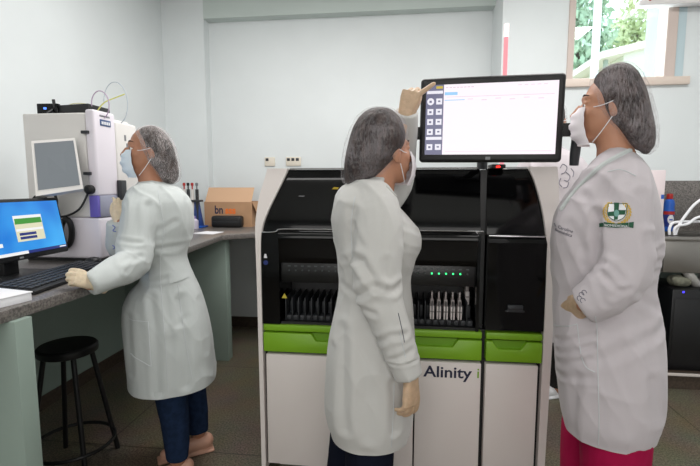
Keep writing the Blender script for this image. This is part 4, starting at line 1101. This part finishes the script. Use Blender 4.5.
def person(label, base, rot, rows, cap, headc, az, pitch, neck, arms, armr, hands, legs, legr, skin, coatm, folds, legm, legname, maskm, feet, glovem, hipgrow=.0, legtop=None):
    """arms: two lists of joints; hands: (matrix, curls, thumb) for each"""
    rows_s = resample_rows(rows, 3)
    rad = lambda A: [armr[i] for i in ((0, 1, 2, 4, 5) if len(A) == 5 and len(armr) == 6 else range(len(A)))]
    Mh = head_matrix(headc, az, pitch)
    # the continuous body
    B = [xf(g, Mh) for g in head_parts()]
    B += limb(neck, [.047, .047, .06])
    B.append(loft(rows_s, 36, 2.1, -.035))
    for A in arms: B += limb(A, [r_ - .016 for r_ in rad(A)][:-1] + [.018])
    for h in hands: B += hand_parts(*h[:3], -.0025, *h[3:])
    for Lg in legs: B += limb(Lg, [r_ - .012 for r_ in legr])
    for a, bdir in feet:
        d = Vector(bdir).normalized(); a = Vector(a)
        B += limb([(a - d * .03)[:], (a + d * .07 + Vector((0, 0, -.012)))[:], (a + d * .15 + Vector((0, 0, -.025)))[:]], [.032, .030, .018])
    V, F = fuse(B, .0045, 4)
    o = link('person', V, F, skin)
    o.location = base; o.rotation_euler = (0, 0, rot)
    tag(o, label, 'person')
    # clothes
    z0, c0, c1, r0, r1 = rows[-1]
    C = [loft(rows_s + [(z0 - .05, c0, c1, r0 + .002, r1 + .002)], 44, 2.4)]
    for A in arms: C += [tube(A, rad(A), 20), ell(A[0], (armr[0],) * 3)]
    V, F = fuse(C, .005, 4)
    V = crease(V, F, folds, ridges=.011)
    V, F = cut_below(V, F, rows[-1][0])
    coat = link('lab_coat', V, F, coatm, parent=o)
    cl = Cloth(V, F)
    Lg = []
    for L_ in legs: Lg += [tube(L_, legr, 22), ell(L_[0], (legr[0],) * 3)]
    V, F = fuse(Lg, .006, 4)
    V = crease(V, F, [], .003, (20, 20, 12))
    link(legname, V, F, legm, parent=o)
    link('hair', *cap_geo(cap, .010), M_hair, parent=o)
    link('hair_cap', *cap_geo(cap), M_cap_light if base is LW_BASE else M_cap_dark if base is MW_BASE else M_cap, parent=o)
    mk = link('face_mask', *mask_geo(Mh), maskm, parent=o)
    for s in (1, -1):
        loops = [tube([(Mh @ Vector(p))[:] for p in ((.066, .042 * s, -.010), (.030, .064 * s, -.008), (0, .081 * s, .0))], .0013, 6), tube([(Mh @ Vector(p))[:] for p in ((.048, .040 * s, -.114), (.026, .060 * s, -.085), (.0, .080 * s, -.045))], .0013, 6)]
        for g in loops: part('ear_loop', g, M_paper, mk)
    for s in (1, -1):
        e = link('eye', *xf(ell((.0690, .031 * s, -.001), (.0115, .0115, .0112)), Mh), M_eye, parent=o)
        part('iris', xf(ell((.0755, .0318 * s, -.001), (.0058, .0068, .0072)), Mh), M_iris, e)
        link('eyebrow', *xf(tube([(.081, .014 * s, .026), (.078, .033 * s, .031), (.064, .048 * s, .026)], [.0022, .0026, .0012], 8), Mh), M_brow, parent=o)
    for h in hands:
        V, F = fuse(hand_parts(*h[:3], .0006, *h[3:]), .0025, 3)
        link('glove', V, F, glovem, parent=o)
    for a, bdir in feet:
        d = Vector(bdir).normalized(); a = Vector(a); s_ = d.cross(Vector((0, 0, 1)))
        z = Vector((0, 0, 1))
        Sh = limb([(a - d * .035)[:], (a + d * .06 - z * .006)[:], (a + d * .15 - z * .02)[:]], [.036, .038, .024])
        bot = float(base[2])
        Sh.append(xf(bx(-.07, .185, -.036, .036, -.052, -.036, .006), Matrix.Translation(a) @ Matrix((d, s_, z)).transposed().to_4x4()))
        V, F = fuse(Sh, .005, 3); V[:, 2] = np.maximum(V[:, 2], .002)
        link('shoe', V, F, M_shoe if legm is M_jean else M_black if legm is not M_black else M_paper, parent=o)
    return o, coat, cl, Mh


def mid(a, b, t=.5): return tuple(a[i] + (b[i] - a[i]) * t for i in range(3))


def on_floor(p, z=.05): return (p[0], p[1], z)


# --- woman at the desk
hm = frame(Vector(LW_HAND[1]) - Vector(LW_HAND[0]), (-.25, -.75, .6), LW_HAND[0], True, .74)
hm2 = frame((.15, .1, 1), (.3, -1, 0), LW_HAND2[0], False, .72)
legs = [LW_LEG, LW_LEG2]
fe = [(on_floor(LW_LEG[-1]), (-.9, -.35, 0)), (on_floor((LW_LEG2[-1][0], LW_LEG2[-1][1], 0)), (-1, -.10, 0))]
lw, lwc, cl, Mh = person('woman in white coat and blue jeans standing at the desk, gloved hand on it', LW_BASE, LW_ROT, LW_COAT, LW_CAP, LW_HEAD, 183, 0, LW_NECK,
    [LW_ARM, LW_ARM2], [.070, .066, .062, .060, .050, .040], [(hm, FIST, (25, 25, 30)), (hm2, RELAX, (25, 20, 20))],
    [LW_LEG, LW_LEG2], [.07, .066, .056, .047], M_skin1, M_coat3, LW_FOLD, M_jean, 'jeans', M_mask1, fe, M_glove)
for a in LW_SEAM: part('seam', cl.line(a), M_seam, lwc)
q = [(p[0], p[2]) for p in LW_BELT]; part('half_belt', cl.poly(q, .006, 4), M_coat3, lwc)
q = LW_POCKET; part('pocket_edge', join([cl.line([q[0], q[1]], .0015), cl.line([q[1], mid(q[1], q[2]), q[2]], .002), cl.line([q[2], q[3]], .002)]), M_seam, lwc)
for a in LW_EMB: part('embroidery', cl.line(a, .0022), M_bthread, lwc)

# --- woman touching the monitor
hm = frame(Vector(MW_HAND[1]) - Vector(MW_HAND[0]), (.7, -.7, 0), MW_HAND[0], False, .86)
hm2 = frame((.30, -.05, 1), (-.25, -1, .15), MW_HAND2[0], True, .86)
POINT = [(14, 4, 4), (62, 70, 40), (66, 72, 40), (70, 72, 40)]
mw, mwc, cl, Mh = person('woman in white coat and navy trousers reaching up to the touchscreen monitor', MW_BASE, MW_ROT, MW_COAT, MW_CAP, MW_HEAD, 36, 4, MW_NECK,
    [MW_ARM, MW_ARM2], [.076, .074, .072, .068, .054, .040], [(hm, [(14, 22, 14), (20, 26, 16), (26, 28, 16), (32, 30, 16)], (16, 14, 16)), (hm2, POINT, (10, 12, 20), (34, 2, -4, -9))],
    [MW_LEG, MW_LEG2], [.07, .078, .080, .07], M_skin2, M_coat, MW_FOLD, M_navy, 'trousers', M_mask2, [(on_floor(MW_LEG[-1]), (.75, .65, 0)), (on_floor(MW_LEG2[-1]), (.75, .65, 0))], M_glove2)
for a in MW_SEAM: part('seam', cl.line(a), M_seam, mwc)
part('pocket_slit', cl.line(MW_POCK, .0010), M_navyink, mwc)
part('lapel', cl.line(MW_LAPEL, .004, .001), M_coat, mwc)

# --- woman in front of the window
hm = frame(Vector(RW_HAND[1]) - Vector(RW_HAND[0]), (-.2, -1, .1), RW_HAND[0], True, .92)
hm2 = frame(Vector(RW_HAND2[1]) - Vector(RW_HAND2[0]), (-.3, 1, 0), RW_HAND2[0], False, .9)
rw, rwc, cl, Mh = person('woman in magenta trousers with a green crest on her white coat sleeve', RW_BASE, RW_ROT, RW_COAT, RW_CAP, RW_HEAD, 181, 0, RW_NECK,
    [RW_ARM, RW_ARM2], [.068, .063, .060, .062, .060, .050], [(hm, RELAX, (25, 20, 20)), (hm2, RELAX, (25, 20, 20))],
    [RW_LEG, RW_LEG2], [.08, .095, .09, .075], M_skin2, M_coat2, RW_FOLD, M_magenta, 'trousers', M_mask2, [(on_floor(RW_LEG[-1]), (-1, -.2, 0)), (on_floor(RW_LEG2[-1]), (-1, 0, 0))], M_glove2)
for a in RW_SEAM: part('seam', cl.line(a), M_seam, rwc)
part('collar', cl.line(RW_COLLAR, .007, .001), M_coat3, rwc)
# crest on the sleeve
K = .000268; ex, ez = RW_EMBL[0], RW_EMBL[2]


def E(pts): return [(ex + (p[0] - 228) * K * .86, ez - (p[1] - 262) * K) for p in pts]


def leafpts(cx, cy, ang, a, b_):
    return E([(cx + a * math.cos(t) * math.cos(ang) - b_ * math.sin(t) * math.sin(ang), cy + a * math.cos(t) * math.sin(ang) + b_ * math.sin(t) * math.cos(ang)) for t in [2 * math.pi * k / 8 for k in range(8)]])


cr_ = part('crest', cl.poly(E([(140, 152), (318, 148), (318, 238), (292, 282), (228, 312), (162, 282), (140, 238)]), .0012), M_paper, rwc, smooth=False)
part('crest_outline', cl.line([(p[0], 0, p[1]) for p in E([(140, 152), (229, 150), (318, 148), (319, 195), (318, 238), (292, 282), (228, 312), (162, 282), (140, 238), (139, 195), (140, 152)])], .0008, .0014), M_egreen, cr_)
part('crest_cross', join([cl.poly(E([(198, 138), (248, 138), (246, 200), (242, 300), (205, 306), (206, 240)]), .0018), cl.poly(E([(144, 232), (206, 222), (206, 268), (150, 270)]), .0018), cl.poly(E([(244, 208), (314, 206), (308, 250), (244, 254)]), .0018)]), M_egreen, cr_, smooth=False)
part('crest_emblem', cl.poly(E([(228 + 26 * math.cos(t), 240 + 34 * math.sin(t)) for t in [k * math.pi / 6 for k in range(12)]]), .0022, 1), M_teal, cr_, smooth=False)
lv = []
for s in (-1, 1):
    for k in range(9):
        a = R(-52 + k * 15); cx, cy = 228 + s * 118 * math.cos(a), 235 + 108 * math.sin(a)
        lv += [cl.poly(leafpts(cx + s * 12, cy - 4, a * s + (R(60) if s > 0 else R(120)), 20, 8), .0014, 0), cl.poly(leafpts(cx - s * 14, cy - 2, a * s + (R(115) if s > 0 else R(65)), 17, 7), .0014, 0)]
part('crest_laurel', join([g for g in lv if g[0]]), M_gold, cr_, smooth=False)
part('crest_ribbon', join([cl.poly(E([(108, 330), (228, 338), (345, 322), (348, 366), (228, 378), (112, 376)]), .0018), cl.poly(E([(58, 352), (104, 338), (108, 380), (62, 392), (76, 370)]), .0018), cl.poly(E([(350, 322), (396, 314), (378, 340), (394, 374), (352, 366)]), .0018)]), M_egreen, cr_, smooth=False)
part('crest_lettering', cl.text('BIOMEDICINA', 31 * K, *E([(228, 369)])[0], .003), M_paper, cr_, smooth=False)
tx, tz = RW_TEXT[0], RW_TEXT[2]
part('name_lettering', join([cl.text('Ms. Caroline', .0125, tx, tz + .003, .0015, R(-14)), cl.text('Biomédica', .0125, tx + .004, tz - .010, .0015, R(-14))]), M_navyink, rwc, smooth=False)
cx_, cz_ = RW_CUFF[0][0], RW_CUFF[0][2]
part('embroidery', join([cl.line([(cx_ + dx + .006 * math.cos(t), 0, cz_ + dz + .006 * math.sin(t)) for t in [k * .9 for k in range(6)]], .0009) for dx, dz in ((0, 0), (.004, -.014), (-.004, -.010), (.006, .006))]), M_ethread, rwc)

# --- person half hidden behind the analyser
hm = frame((0, 0, -1), (.4, -1, 0), BW_HAND[0], True, .92)
hm2 = frame((0, 0, -1), (-.4, -1, 0), BW_HAND2[0], False, .92)
bw, bwc, cl, Mh = person('person in white coat with curly shoulder embroidery standing half hidden behind the analyzer', BW_BASE, BW_ROT, BW_COAT, BW_CAP, BW_HEAD, 262, 0, BW_NECK,
    [BW_ARM, BW_ARM2], [.062, .060, .056, .050, .042], [(hm, RELAX, (22, 20, 25)), (hm2, RELAX, (22, 20, 25))],
    [BW_LEG, BW_LEG2], [.085, .075, .065], M_skin2, M_coat2, [], M_black, 'trousers', M_mask2, [(on_floor(BW_LEG[-1]), (-.8, -.6, 0)), (on_floor(BW_LEG2[-1]), (-.9, -.4, 0))], M_glove)
for a in BW_EMB: part('embroidery', cl.line(a, .0022), M_ethread, bwc)
